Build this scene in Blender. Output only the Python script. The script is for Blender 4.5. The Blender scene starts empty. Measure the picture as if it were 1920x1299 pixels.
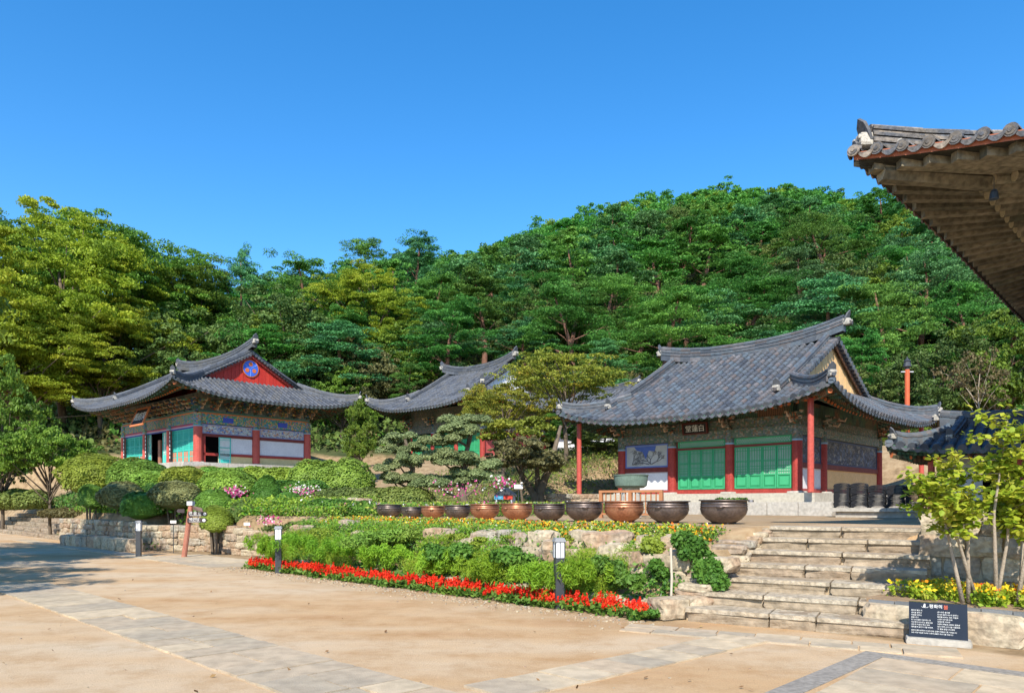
import bpy, math, random
import numpy as np
from mathutils import Vector, noise as mnoise

random.seed(7)
RNG = np.random.default_rng(7)
R = math.radians
COL = bpy.context.scene.collection
F = 1330.0; HZ = 942.0; CX = 960.0; CH = 1.6
YAW = R(-43)
E1 = np.array([math.cos(YAW), math.sin(YAW)]); E2 = np.array([-math.sin(YAW), math.cos(YAW)])

def xy(s, t): return (E1[0]*s+E2[0]*t, E1[1]*s+E2[1]*t)
def st(x, y): return (x*E1[0]+y*E1[1], x*E2[0]+y*E2[1])
def ux(u, Y): return (u-CX)/F*Y
def vz(v, Y): return CH+(HZ-v)/F*Y
def sm(a, b, x):
    t = np.clip((x-a)/(b-a), 0, 1); return t*t*(3-2*t)

# ------------------------------------------------------------------ terrain
RX = [-400, -200, -120, -60, -40, -18, -4, 2, 15, 27, 53, 72, 100, 150, 400]
RZ = [5, 12, 20, 37, 42, 47, 49, 53, 57, 60, 62.5, 60, 56, 50, 20]
def ground_z(X, Y):
    X = np.asarray(X, float); Y = np.asarray(Y, float)
    s, t = st(X, Y)
    L = sm(-27, -41, s)*sm(10.6, 17, t)*2.4
    B = 3.4*sm(18, 34, t)*sm(-17, -21, s)
    C = 3.4*sm(33, 41, t)
    up = 1.2+np.maximum(np.maximum(L, B), C)
    t0 = np.where(s < -26, 9.0, np.where(s < -17.5, 10.3, np.where(s < -4.6, 9.0, 11.7)))
    t1 = np.where(s < -26, 9.25, np.where(s < -17.5, 10.55, np.where(s < -4.6, 10.9, 11.9)))
    t0 = np.where(s < -34.0, 10.1, t0); t1 = np.where(s < -34.0, 11.3, t1)
    t0 = np.where(s > -2.9, 11.62, t0); t1 = np.where(s > -2.9, 11.85, t1)
    f = np.clip((t-t0)/(t1-t0), 0, 1)
    rock = (s >= -17.5) & (s <= -4.6)
    f = np.where(rock, np.interp(t, [8.95, 9.75, 11.15], [0, .60, 1.0]), f)
    z = up*f
    zr = np.interp(X, RX, RZ)
    g = (Y-54)/96.0
    hz = 4.6+(zr-4.6)*np.clip(g, 0, 1)-np.maximum(Y-150, 0)*0.12
    return np.where((g > 0) & (t > 12), np.maximum(z, np.maximum(hz, 0)), z)
def gz(x, y): return float(ground_z(x, y))

# ------------------------------------------------------------------ tagging
def tag(o, label=None, cat=None, group=None, kind=None):
    if label: o['label'] = label
    if cat: o['category'] = cat
    if group: o['group'] = group
    if kind: o['kind'] = kind
    return o
def empty(name, loc, rz=0, label=None, cat=None, group=None):
    o = bpy.data.objects.new(name, None); COL.objects.link(o)
    o.location = loc; o.rotation_euler = (0, 0, rz); o.empty_display_size = .2
    return tag(o, label, cat, group)

# ------------------------------------------------------------------ materials
MATS = {}
def newmat(name):
    m = bpy.data.materials.new(name); m.use_nodes = True
    nt = m.node_tree; nt.nodes.clear()
    out = nt.nodes.new('ShaderNodeOutputMaterial')
    return m, nt, out
def N(nt, typ, **kw):
    n = nt.nodes.new(typ)
    for k, v in kw.items(): setattr(n, k, v)
    return n
def ramp(nt, stops, interp='LINEAR'):
    r = nt.nodes.new('ShaderNodeValToRGB'); r.color_ramp.interpolation = interp
    e = r.color_ramp.elements
    while len(e) > 1: e.remove(e[-1])
    e[0].position = stops[0][0]; e[0].color = (*stops[0][1], 1)
    for p, c in stops[1:]:
        q = e.new(p); q.color = (*c, 1)
    return r
def mth(nt, op, a, b=None):
    n = nt.nodes.new('ShaderNodeMath'); n.operation = op
    for i, v in enumerate((a, b)):
        if v is None: continue
        if isinstance(v, (int, float)): n.inputs[i].default_value = v
        else: nt.links.new(v, n.inputs[i])
    return n.outputs[0]
def pm(name, cols, rough=.8, nscale=3.0, ndetail=4, attr=.5, bump=0, bscale=40, metal=0, spec=.3, stain=0, coat=0):
    """cols spread by noise + per-face 'rnd'"""
    if name in MATS: return MATS[name]
    m, nt, out = newmat(name); L = nt.links
    b = N(nt, 'ShaderNodeBsdfPrincipled')
    tc = N(nt, 'ShaderNodeTexCoord')
    no = N(nt, 'ShaderNodeTexNoise'); no.inputs['Scale'].default_value = nscale; no.inputs['Detail'].default_value = ndetail
    L.new(tc.outputs['Object'], no.inputs['Vector'])
    nv = mth(nt, 'MULTIPLY_ADD', no.outputs['Fac'], 1.6); nv.node.inputs[2].default_value = -.3
    if attr > 0:
        at = N(nt, 'ShaderNodeAttribute', attribute_name='rnd')
        f = mth(nt, 'ADD', mth(nt, 'MULTIPLY', nv, 1-attr), mth(nt, 'MULTIPLY', at.outputs['Fac'], attr))
    else: f = nv
    n = len(cols)
    r = ramp(nt, [(i/max(1, n-1), c) for i, c in enumerate(cols)])
    L.new(f, r.inputs[0]); c = r.outputs[0]
    if stain:
        n2 = N(nt, 'ShaderNodeTexNoise'); n2.inputs['Scale'].default_value = nscale*7; n2.inputs['Detail'].default_value = 6
        L.new(tc.outputs['Object'], n2.inputs['Vector'])
        rr = ramp(nt, [(.35, (1-stain,)*3), (.62, (1.0,)*3)])
        L.new(n2.outputs['Fac'], rr.inputs[0])
        mx = N(nt, 'ShaderNodeMix', data_type='RGBA', blend_type='MULTIPLY'); mx.inputs[0].default_value = 1
        L.new(c, mx.inputs[6]); L.new(rr.outputs[0], mx.inputs[7]); c = mx.outputs[2]
    L.new(c, b.inputs['Base Color'])
    b.inputs['Roughness'].default_value = rough; b.inputs['Metallic'].default_value = metal
    b.inputs['Specular IOR Level'].default_value = spec
    if bump:
        n3 = N(nt, 'ShaderNodeTexNoise'); n3.inputs['Scale'].default_value = bscale; n3.inputs['Detail'].default_value = 5
        L.new(tc.outputs['Object'], n3.inputs['Vector'])
        bp = N(nt, 'ShaderNodeBump'); bp.inputs['Strength'].default_value = bump; bp.inputs['Distance'].default_value = .02
        L.new(n3.outputs['Fac'], bp.inputs['Height']); L.new(bp.outputs[0], b.inputs['Normal'])
    L.new(b.outputs[0], out.inputs[0]); MATS[name] = m
    return m
def leafmat(name, cols, trans=.3, cscale=.35, var=.25):
    if name in MATS: return MATS[name]
    m, nt, out = newmat(name); L = nt.links
    tc = N(nt, 'ShaderNodeTexCoord'); at = N(nt, 'ShaderNodeAttribute', attribute_name='rnd')
    no = N(nt, 'ShaderNodeTexNoise'); no.inputs['Scale'].default_value = cscale; no.inputs['Detail'].default_value = 2
    L.new(tc.outputs['Object'], no.inputs['Vector'])
    f = mth(nt, 'ADD', mth(nt, 'MULTIPLY', at.outputs['Fac'], .5), mth(nt, 'SUBTRACT', mth(nt, 'MULTIPLY', no.outputs['Fac'], 1.3), .4))
    r = ramp(nt, [(i/max(1, len(cols)-1), c) for i, c in enumerate(cols)])
    L.new(f, r.inputs[0])
    oi = N(nt, 'ShaderNodeObjectInfo')
    hs = N(nt, 'ShaderNodeHueSaturation')
    L.new(mth(nt, 'ADD', mth(nt, 'MULTIPLY', oi.outputs['Random'], .05*var*4), .5-.025*var*4), hs.inputs['Hue'])
    v = mth(nt, 'ADD', mth(nt, 'MULTIPLY', mth(nt, 'FRACT', mth(nt, 'MULTIPLY', oi.outputs['Random'], 7.3)), var*2), 1-var)
    L.new(v, hs.inputs['Value']); L.new(r.outputs[0], hs.inputs['Color'])
    d = N(nt, 'ShaderNodeBsdfPrincipled'); d.inputs['Roughness'].default_value = .55; d.inputs['Specular IOR Level'].default_value = .25
    t = N(nt, 'ShaderNodeBsdfTranslucent'); mx = N(nt, 'ShaderNodeMixShader'); mx.inputs[0].default_value = trans
    L.new(hs.outputs[0], d.inputs['Base Color']); L.new(hs.outputs[0], t.inputs['Color'])
    L.new(d.outputs[0], mx.inputs[1]); L.new(t.outputs[0], mx.inputs[2]); L.new(mx.outputs[0], out.inputs[0])
    MATS[name] = m
    return m
def flat(name, c, rough=.6, metal=0, spec=.4):
    k = tuple(x*.8 for x in c); return pm(name, [k, c], rough, 6, 3, attr=0, metal=metal, spec=spec)
def patmat(name, pal, scale=(6, 6, 6), rnd=.6):
    """painted pattern: cells of colour from a palette, crossed with scrolls"""
    if name in MATS: return MATS[name]
    m, nt, out = newmat(name); L = nt.links
    tc = N(nt, 'ShaderNodeTexCoord'); mp = N(nt, 'ShaderNodeMapping'); mp.inputs['Scale'].default_value = scale
    L.new(tc.outputs['Object'], mp.inputs['Vector'])
    vo = N(nt, 'ShaderNodeTexVoronoi'); vo.inputs['Scale'].default_value = 1; vo.inputs['Randomness'].default_value = rnd
    L.new(mp.outputs[0], vo.inputs['Vector'])
    sp = N(nt, 'ShaderNodeSeparateColor'); L.new(vo.outputs['Color'], sp.inputs[0])
    r = ramp(nt, [(i/len(pal), c) for i, c in enumerate(pal)], 'CONSTANT'); L.new(sp.outputs[0], r.inputs[0])
    w = N(nt, 'ShaderNodeTexWave'); w.inputs['Scale'].default_value = 1.3; w.inputs['Distortion'].default_value = 5
    L.new(mp.outputs[0], w.inputs['Vector'])
    rr = ramp(nt, [(0, (.35,)*3), (.25, (1,)*3), (.85, (1,)*3), (.95, (1.5, 1.4, 1.2))]); L.new(w.outputs['Fac'], rr.inputs[0])
    mx = N(nt, 'ShaderNodeMix', data_type='RGBA', blend_type='MULTIPLY'); mx.inputs[0].default_value = 1
    L.new(r.outputs[0], mx.inputs[6]); L.new(rr.outputs[0], mx.inputs[7])
    b = N(nt, 'ShaderNodeBsdfPrincipled'); b.inputs['Roughness'].default_value = .7
    L.new(mx.outputs[2], b.inputs['Base Color']); L.new(b.outputs[0], out.inputs[0]); MATS[name] = m
    return m

TILE = pm('roof_tile_clay', [(.045, .05, .06), (.08, .09, .11), (.12, .13, .15), (.10, .10, .10), (.17, .18, .20)], .62, 1.2, 3, attr=.7, bump=.3, spec=.35, stain=.3)
TILEB = pm('roof_tile_blue', [(.035, .04, .05), (.075, .088, .11), (.11, .115, .125), (.10, .13, .16), (.125, .105, .10), (.20, .21, .235)], .62, .9, 3, attr=.75, bump=.3, spec=.35, stain=.3)
TILEN = pm('roof_tile_near', [(.13, .10, .075), (.17, .15, .13), (.10, .11, .13), (.30, .25, .20), (.15, .16, .18), (.36, .31, .25)], .8, 3, 5, attr=.55, bump=.7, bscale=25, spec=.2, stain=.45)
PLASTER = pm('lime_plaster', [(.34, .31, .26), (.58, .55, .49)], .9, 6, attr=0, bump=.4, stain=.35)
WHITEP = pm('white_plaster_wall', [(.62, .62, .64), (.74, .74, .76)], .85, 2, attr=0, stain=.12)
CREAM = pm('cream_wall', [(.72, .44, .19), (.82, .53, .26)], .85, 2, attr=0, stain=.15)
REDW = pm('red_painted_wood', [(.30, .035, .028), (.42, .06, .045)], .6, 3, attr=0, stain=.3)
REDG = pm('red_gable_board', [(.45, .025, .018), (.58, .05, .03)], .6, 3, attr=.5, stain=.2)
POLE = pm('salmon_red_paint', [(.42, .07, .05), (.55, .11, .085)], .55, 2, attr=0, stain=.2)
DKRED = pm('dark_red_beam', [(.16, .028, .024), (.22, .045, .035)], .65, 3, attr=0, stain=.3)
GREEND = pm('green_door_paint', [(.02, .22, .09), (.035, .30, .13)], .5, 3, attr=.3, stain=.15)
GREENF = pm('green_door_frame', [(.04, .32, .14), (.06, .38, .18)], .5, 3, attr=0)
TEAL = pm('teal_door_paint', [(.015, .30, .24), (.03, .40, .33)], .5, 3, attr=.3, stain=.1)
TEALF = pm('teal_trim', [(.05, .45, .38), (.08, .55, .47)], .5, 3, attr=0)
PAPER = pm('paper_screen', [(.34, .40, .37), (.50, .54, .50)], .9, 5, attr=0)
DARK = flat('painted_interior_shade', (.004, .0035, .0035), .95, 0, .0)  # near-black paint standing in for the shade inside halls and openings
PALE = flat('pale_door_panel', (.66, .68, .64), .7)
ORANGE = flat('orange_paint', (.62, .16, .04), .6)
RAFT = patmat('painted_rafter_wood', [(.05, .10, .06), (.06, .12, .07), (.10, .09, .05), (.05, .11, .08), (.16, .08, .04)], (3, 3, 3), .8)
RAFTN = pm('aged_rafter_wood', [(.045, .05, .032), (.12, .105, .07), (.24, .205, .14), (.075, .10, .07)], .85, 1.8, 6, attr=.5, bump=.8, bscale=12, stain=.5)
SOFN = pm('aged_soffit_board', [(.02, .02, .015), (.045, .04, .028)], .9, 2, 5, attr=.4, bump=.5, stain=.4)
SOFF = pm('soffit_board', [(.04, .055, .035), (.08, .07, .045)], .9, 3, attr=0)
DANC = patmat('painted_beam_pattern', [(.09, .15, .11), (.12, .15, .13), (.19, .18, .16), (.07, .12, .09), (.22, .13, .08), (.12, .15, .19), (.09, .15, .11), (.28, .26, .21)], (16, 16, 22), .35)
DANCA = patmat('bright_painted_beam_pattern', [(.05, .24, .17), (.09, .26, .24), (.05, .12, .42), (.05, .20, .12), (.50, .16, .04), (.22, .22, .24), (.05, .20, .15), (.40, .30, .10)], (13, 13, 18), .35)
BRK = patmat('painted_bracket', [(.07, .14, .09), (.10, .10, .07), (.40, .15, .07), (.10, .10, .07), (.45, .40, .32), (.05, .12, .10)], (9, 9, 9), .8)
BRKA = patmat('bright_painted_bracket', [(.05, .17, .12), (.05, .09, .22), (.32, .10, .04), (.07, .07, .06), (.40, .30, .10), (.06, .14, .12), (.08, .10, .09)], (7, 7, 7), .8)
MURAL = patmat('mural_cloud_dragon', [(.40, .41, .45), (.30, .34, .46), (.46, .45, .44), (.12, .20, .46), (.40, .36, .32), (.36, .42, .44), (.42, .24, .17)], (9, 9, 12), 1)
MURALD = patmat('mural_dark_figures', [(.12, .12, .14), (.10, .11, .16), (.18, .16, .14), (.08, .08, .09), (.26, .24, .22), (.14, .17, .24)], (5, 5, 7), 1)
BRICKY = pm('yellow_brick_base', [(.62, .48, .22), (.72, .58, .30)], .85, 4, attr=0, stain=.2)
GRANITE = pm('granite_slab', [(.36, .33, .28), (.47, .44, .39), (.55, .52, .46)], .85, 1.6, 8, attr=.55, bump=.4, bscale=60, stain=.25)
STONE = pm('rubble_stone', [(.26, .20, .13), (.42, .34, .23), (.50, .42, .30), (.38, .25, .16), (.36, .33, .27), (.60, .52, .40)], .9, 2.2, 7, attr=.6, bump=.9, bscale=14, stain=.4)
STEPM = pm('stair_stone', [(.20, .155, .105), (.34, .27, .19), (.30, .22, .15), (.44, .37, .28)], .9, 1.3, 8, attr=.5, bump=.9, bscale=16, stain=.35)
MORTAR = pm('earth_mortar', [(.32, .24, .15), (.44, .35, .24)], .95, 4, attr=0, bump=.5)
BARK = pm('grey_brown_bark', [(.09, .065, .045), (.19, .15, .11)], .95, 6, 6, attr=0, bump=.8)
BARKR = pm('red_pine_bark', [(.10, .055, .04), (.24, .12, .08)], .95, 3, 6, attr=0, bump=.8)
BARKL = pm('light_bark', [(.24, .19, .14), (.38, .32, .25)], .95, 8, 6, attr=0, bump=.6)
COPPER = pm('copper_paint_pot', [(.33, .13, .07), (.48, .21, .12), (.56, .30, .18)], .38, 2.5, 5, attr=0, metal=.65, spec=.5, stain=.25)
IRON = pm('dark_iron_pot', [(.085, .07, .068), (.17, .135, .125), (.26, .20, .17)], .40, 2.5, 5, attr=0, metal=.65, spec=.5, stain=.3)
JADE = pm('grey_green_basin', [(.10, .15, .12), (.17, .24, .20)], .6, 4, attr=0, stain=.2)
CHAR = flat('charcoal_metal', (.06, .065, .075), .5, .3)
LAMPG = flat('white_lamp_panel', (.80, .82, .86), .3)
WOODO = pm('orange_brown_wood', [(.30, .12, .05), (.42, .19, .09)], .7, 5, attr=0)
BLACKG = flat('black_granite', (.016, .017, .022), .18)
LETTER = flat('white_lettering', (.82, .82, .80), .6)
REDL = flat('red_lettering', (.65, .12, .05), .6)
BLUEP = flat('blue_emblem_paint', (.05, .14, .62), .5)
BLACKT = pm('black_tile_stack', [(.02, .022, .028), (.045, .045, .05)], .95, 6, attr=.6, bump=.3)
SOIL = pm('planting_soil', [(.20, .13, .08), (.33, .23, .14)], .95, 6, attr=0, bump=.5)

PAVE = pm('sandy_granite_slab', [(.41, .31, .21), (.49, .38, .26), (.37, .31, .23), (.54, .43, .29), (.46, .38, .28)], .9, .9, 9, attr=.6, bump=.4, bscale=60, stain=.22)
# ground material
def ground_mat():
    m, nt, out = newmat('sand_and_earth'); L = nt.links
    tc = N(nt, 'ShaderNodeTexCoord'); z = N(nt, 'ShaderNodeAttribute', attribute_name='zone')
    def noi(s, d, rough=.5):
        n = N(nt, 'ShaderNodeTexNoise'); n.inputs['Scale'].default_value = s; n.inputs['Detail'].default_value = d; n.inputs['Roughness'].default_value = rough
        L.new(tc.outputs['Object'], n.inputs['Vector']); return n.outputs['Fac']
    def mix(f, a, b, mode='MIX'):
        x = N(nt, 'ShaderNodeMix', data_type='RGBA', blend_type=mode)
        if isinstance(f, float): x.inputs[0].default_value = f
        else: L.new(f, x.inputs[0])
        L.new(a, x.inputs[6]); L.new(b, x.inputs[7]); return x.outputs[2]
    r1 = ramp(nt, [(.30, (.42, .24, .12)), (.43, (.50, .33, .18)), (.56, (.54, .40, .26)), (.72, (.53, .43, .31))])
    mp = N(nt, 'ShaderNodeMapping'); mp.inputs['Scale'].default_value = (.16, .5, 1); mp.inputs['Rotation'].default_value = (0, 0, R(14))
    L.new(tc.outputs['Object'], mp.inputs['Vector'])
    n1 = N(nt, 'ShaderNodeTexNoise'); n1.inputs['Scale'].default_value = 1.0; n1.inputs['Detail'].default_value = 7; n1.inputs['Roughness'].default_value = .6
    L.new(mp.outputs[0], n1.inputs['Vector']); L.new(n1.outputs['Fac'], r1.inputs[0])
    r2 = ramp(nt, [(.3, (.76,)*3), (.5, (.96,)*3), (.75, (1.06,)*3)]); L.new(noi(55, 8, .8), r2.inputs[0])
    r4 = ramp(nt, [(.36, (.86, .80, .72)), (.52, (1, 1, 1)), (.66, (1.05, 1.04, 1.02))]); L.new(noi(1.7, 9, .72), r4.inputs[0])
    sand = mix(1.0, r1.outputs[0], r2.outputs[0], 'MULTIPLY')
    sand = mix(1.0, sand, r4.outputs[0], 'MULTIPLY')
    vo = N(nt, 'ShaderNodeTexVoronoi'); vo.inputs['Scale'].default_value = 9; L.new(tc.outputs['Object'], vo.inputs['Vector'])
    r3 = ramp(nt, [(.035, (.45,)*3), (.06, (1,)*3)]); L.new(vo.outputs['Distance'], r3.inputs[0])
    sand = mix(1.0, sand, r3.outputs[0], 'MULTIPLY')
    re = ramp(nt, [(.3, (.16, .11, .06)), (.5, (.30, .21, .12)), (.7, (.40, .30, .18))]); L.new(noi(2.5, 8, .65), re.inputs[0])
    rg = ramp(nt, [(.3, (.02, .035, .012)), (.55, (.06, .075, .03)), (.75, (.12, .09, .05))]); L.new(noi(.8, 8, .6), rg.inputs[0])
    a = mth(nt, 'MINIMUM', mth(nt, 'MAXIMUM', z.outputs['Fac'], 0.0), 1.0)
    b2 = mth(nt, 'MINIMUM', mth(nt, 'MAXIMUM', mth(nt, 'SUBTRACT', z.outputs['Fac'], 1.0), 0.0), 1.0)
    c = mix(b2, mix(a, sand, re.outputs[0]), rg.outputs[0])
    b = N(nt, 'ShaderNodeBsdfPrincipled'); b.inputs['Roughness'].default_value = .95; b.inputs['Specular IOR Level'].default_value = .15
    L.new(c, b.inputs['Base Color'])
    bp = N(nt, 'ShaderNodeBump'); bp.inputs['Strength'].default_value = .55; bp.inputs['Distance'].default_value = .03
    L.new(noi(30, 9, .8), bp.inputs['Height']); L.new(bp.outputs[0], b.inputs['Normal'])
    L.new(b.outputs[0], out.inputs[0])
    return m

# ------------------------------------------------------------------ mesh builder
class MB:
    def __init__(s): s.v = []; s.f = []; s.m = []; s.r = []
    def add(s, vs, fs, m=0, r=None):
        k = len(s.v); s.v += [tuple(map(float, p)) for p in vs]
        if r is None: r = random.random()
        for f in fs: s.f.append(tuple(i+k for i in f)); s.m.append(m); s.r.append(r)
    def box(s, x0, x1, y0, y1, z0, z1, m=0, r=None):
        s.add([(x0, y0, z0), (x1, y0, z0), (x1, y1, z0), (x0, y1, z0), (x0, y0, z1), (x1, y0, z1), (x1, y1, z1), (x0, y1, z1)],
              [(0, 3, 2, 1), (4, 5, 6, 7), (0, 1, 5, 4), (1, 2, 6, 5), (2, 3, 7, 6), (3, 0, 4, 7)], m, r)
    def tube(s, pts, rad, n=8, m=0, cap=True, r=None, capm=None):
        pts = [Vector(p) for p in pts]
        if not isinstance(rad, (list, tuple)): rad = [rad]*len(pts)
        vs = []
        for i, p in enumerate(pts):
            d = (pts[min(i+1, len(pts)-1)]-pts[max(i-1, 0)])
            if d.length < 1e-6: d = Vector((0, 0, 1))
            d.normalize()
            a = d.cross(Vector((0, 0, 1)) if abs(d.z) < .9 else Vector((1, 0, 0))).normalized(); b = a.cross(d).normalized()
            for j in range(n):
                t = 2*math.pi*j/n; vs.append(p+a*(math.cos(t)*rad[i])+b*(math.sin(t)*rad[i]))
        fs = [(i*n+j, i*n+(j+1) % n, (i+1)*n+(j+1) % n, (i+1)*n+j) for i in range(len(pts)-1) for j in range(n)]
        if r is None: r = random.random()
        s.add(vs, fs, m, r)
        if cap:
            k = len(s.v)-len(vs)
            for base, rev in ((k, True), (k+(len(pts)-1)*n, False)):
                f = [base+j for j in range(n)]
                if rev: f.reverse()
                s.f.append(tuple(f)); s.m.append(m if capm is None else capm); s.r.append(r)
    def lathe(s, prof, n=28, c=(0, 0, 0), m=0, r=.5):
        vs = [(c[0]+p[0]*math.cos(2*math.pi*j/n), c[1]+p[0]*math.sin(2*math.pi*j/n), c[2]+p[1]) for p in prof for j in range(n)]
        fs = [(i*n+j, i*n+(j+1) % n, (i+1)*n+(j+1) % n, (i+1)*n+j) for i in range(len(prof)-1) for j in range(n)]
        s.add(vs, fs, m, r)
    def prism(s, poly, axis, a0, a1, m=0, r=None):
        """poly = 2D points extruded along axis 'x' (poly is y,z) or 'y' (poly is x,z) or 'z' (poly is x,y)"""
        def P(p, a): return {'x': (a, p[0], p[1]), 'y': (p[0], a, p[1]), 'z': (p[0], p[1], a)}[axis]
        n = len(poly)
        s.add([P(p, a0) for p in poly]+[P(p, a1) for p in poly],
              [tuple(range(n)), tuple(range(2*n-1, n-1, -1))]+[(i, n+i, n+(i+1) % n, (i+1) % n) for i in range(n)], m, r)
    def stone(s, c, d, rz=0, jit=.08, m=0, r=None, sub=2, pw=.6):
        """rounded irregular block, size d about centre c"""
        n = sub+2; vs = {}; V = []; fs = []
        off = Vector((random.uniform(-50, 50), random.uniform(-50, 50), random.uniform(-50, 50)))
        def key(i, j, k):
            if (i, j, k) in vs: return vs[(i, j, k)]
            p = Vector((2*i/n-1, 2*j/n-1, 2*k/n-1))
            q = p.copy(); ln = (abs(p.x)**5+abs(p.y)**5+abs(p.z)**5)**(1/5)
            q = p*(1-pw)+p*(pw/max(ln, 1e-6))*1.0 if ln > 0 else p
            nn = mnoise.noise_vector(p*1.1+off)*jit*2+mnoise.noise_vector(p*2.7+off)*jit*.8
            q = q+nn
            x, y, z = q.x*d[0]/2, q.y*d[1]/2, q.z*d[2]/2
            cr, sr = math.cos(rz), math.sin(rz)
            V.append((c[0]+x*cr-y*sr, c[1]+x*sr+y*cr, c[2]+z)); vs[(i, j, k)] = len(V)-1
            return len(V)-1
        for a in range(n):
            for b in range(n):
                fs.append([key(a, b, 0), key(a, b+1, 0), key(a+1, b+1, 0), key(a+1, b, 0)])
                fs.append([key(a, b, n), key(a+1, b, n), key(a+1, b+1, n), key(a, b+1, n)])
                fs.append([key(a, 0, b), key(a+1, 0, b), key(a+1, 0, b+1), key(a, 0, b+1)])
                fs.append([key(a, n, b), key(a, n, b+1), key(a+1, n, b+1), key(a+1, n, b)])
                fs.append([key(0, a, b), key(0, a, b+1), key(0, a+1, b+1), key(0, a+1, b)])
                fs.append([key(n, a, b), key(n, a+1, b), key(n, a+1, b+1), key(n, a, b+1)])
        s.add(V, fs, m, r)
    def mesh(s, name, mats, smooth=False):
        me = bpy.data.meshes.new(name); me.from_pydata(s.v, [], s.f)
        for x in (mats if isinstance(mats, (list, tuple)) else [mats]): me.materials.append(x)
        me.polygons.foreach_set('material_index', s.m)
        at = me.attributes.new('rnd', 'FLOAT', 'FACE'); at.data.foreach_set('value', s.r)
        if smooth: me.polygons.foreach_set('use_smooth', [True]*len(s.f))
        me.update(); return me
    def build(s, name, mats, parent=None, loc=None, smooth=False):
        o = bpy.data.objects.new(name, s.mesh(name, mats, smooth)); COL.objects.link(o)
        if parent: o.parent = parent
        if loc: o.location = loc
        return o
def inst(name, mesh, parent=None, loc=(0, 0, 0), rot=(0, 0, 0), scale=(1, 1, 1)):
    o = bpy.data.objects.new(name, mesh); COL.objects.link(o)
    if parent: o.parent = parent
    o.location = loc; o.rotation_euler = rot; o.scale = scale
    return o

# ------------------------------------------------------------------ leaves (numpy)
def leaf_mesh(name, P, Nn, size, mats, rnd, aspect=.55, midx=None, fold=True, rng=RNG):
    n = len(P)
    Nn = Nn/np.maximum(np.linalg.norm(Nn, axis=1, keepdims=True), 1e-6)
    T = np.cross(Nn, rng.normal(size=(n, 3))); T /= np.maximum(np.linalg.norm(T, axis=1, keepdims=True), 1e-6)
    B = np.cross(Nn, T); sz = np.asarray(size).reshape(-1, 1)*np.ones((n, 1))
    V = np.empty((n, 4, 3))
    V[:, 0] = P-T*sz; V[:, 1] = P+B*sz*aspect; V[:, 2] = P+T*sz; V[:, 3] = P-B*sz*aspect
    return raw_mesh(name, V.reshape(-1, 3), n, mats, rnd, midx)
def raw_mesh(name, V, n, mats, rnd, midx=None):
    me = bpy.data.meshes.new(name)
    me.vertices.add(4*n); me.vertices.foreach_set('co', V.astype(np.float32).ravel())
    me.loops.add(4*n); me.loops.foreach_set('vertex_index', np.arange(4*n, dtype=np.int32))
    me.polygons.add(n); me.polygons.foreach_set('loop_start', np.arange(0, 4*n, 4, dtype=np.int32))
    for x in (mats if isinstance(mats, (list, tuple)) else [mats]): me.materials.append(x)
    if midx is not None: me.polygons.foreach_set('material_index', np.asarray(midx, dtype=np.int32))
    at = me.attributes.new('rnd', 'FLOAT', 'FACE'); at.data.foreach_set('value', np.asarray(rnd, dtype=np.float32))
    me.update(calc_edges=True); return me
def clumps(C, Rad, per, rng=RNG, shell=.55, up=.5, rand=.7, top=-.35):
    """points+normals on lumpy ellipsoids. C (k,3), Rad (k,3), per = leaves for each"""
    per = np.asarray(per, int)*np.ones(len(C), int)
    idx = np.repeat(np.arange(len(C)), per); n = len(idx)
    D = rng.normal(size=(n, 3)); D /= np.linalg.norm(D, axis=1, keepdims=True)
    D[:, 2] = np.where(D[:, 2] < top, -D[:, 2], D[:, 2])
    r = shell+(1-shell)*rng.random(n)**.6
    P = C[idx]+D*Rad[idx]*r[:, None]
    Nn = D/np.maximum(Rad[idx], .05)*Rad[idx].min(axis=1)[:, None]
    Nn = Nn+np.array([0, 0, up])+rng.normal(size=(n, 3))*rand
    return P, Nn, idx

# ------------------------------------------------------------------ trees
LPINE = leafmat('pine_needles', [(.028, .090, .017), (.070, .195, .032), (.12, .30, .05), (.19, .40, .07)], .35, .5)
LPINEB = leafmat('bluish_pine_needles', [(.028, .090, .030), (.066, .18, .058), (.115, .275, .09), (.18, .36, .115)], .25, .5)
LYEL = leafmat('yellow_green_leaves', [(.07, .13, .014), (.18, .27, .02), (.31, .39, .028), (.46, .45, .04)], .4, .35, .12)
LGRN = leafmat('fresh_green_leaves', [(.04, .09, .012), (.09, .17, .02), (.16, .26, .03), (.23, .33, .04)], .35, .4)
LDRK = leafmat('dull_green_leaves', [(.045, .08, .020), (.095, .15, .036), (.15, .215, .05), (.20, .25, .065)], .3, .5)
LBRN = leafmat('brownish_leaves', [(.09, .085, .035), (.15, .14, .055), (.20, .17, .07), (.17, .19, .065)], .3, .6)
LMAP = leafmat('turning_maple_leaves', [(.09, .13, .018), (.20, .24, .03), (.32, .33, .04), (.46, .28, .035)], .35, .5, .1)
LDIM = leafmat('dim_maple_leaves', [(.10, .10, .045), (.18, .17, .07), (.24, .22, .09)], .3, .8, .1)
LTOP = leafmat('clipped_leaves', [(.09, .18, .028), (.18, .32, .045), (.26, .42, .065)], .25, 1.4, .2)
LTOPY = leafmat('clipped_yellow_leaves', [(.14, .20, .025), (.25, .33, .04), (.34, .42, .06)], .25, 1.4, .15)
LTOPG = leafmat('clipped_grey_leaves', [(.15, .16, .06), (.25, .25, .10), (.33, .31, .13)], .25, 1.4, .15)
LBON = leafmat('cloud_pine_needles', [(.12, .16, .065), (.23, .29, .12), (.34, .39, .17)], .2, 1.4, .12)
LFERN = leafmat('feathery_green', [(.12, .26, .02), (.24, .42, .03), (.36, .52, .05)], .4, 1.2, .15)
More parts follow.
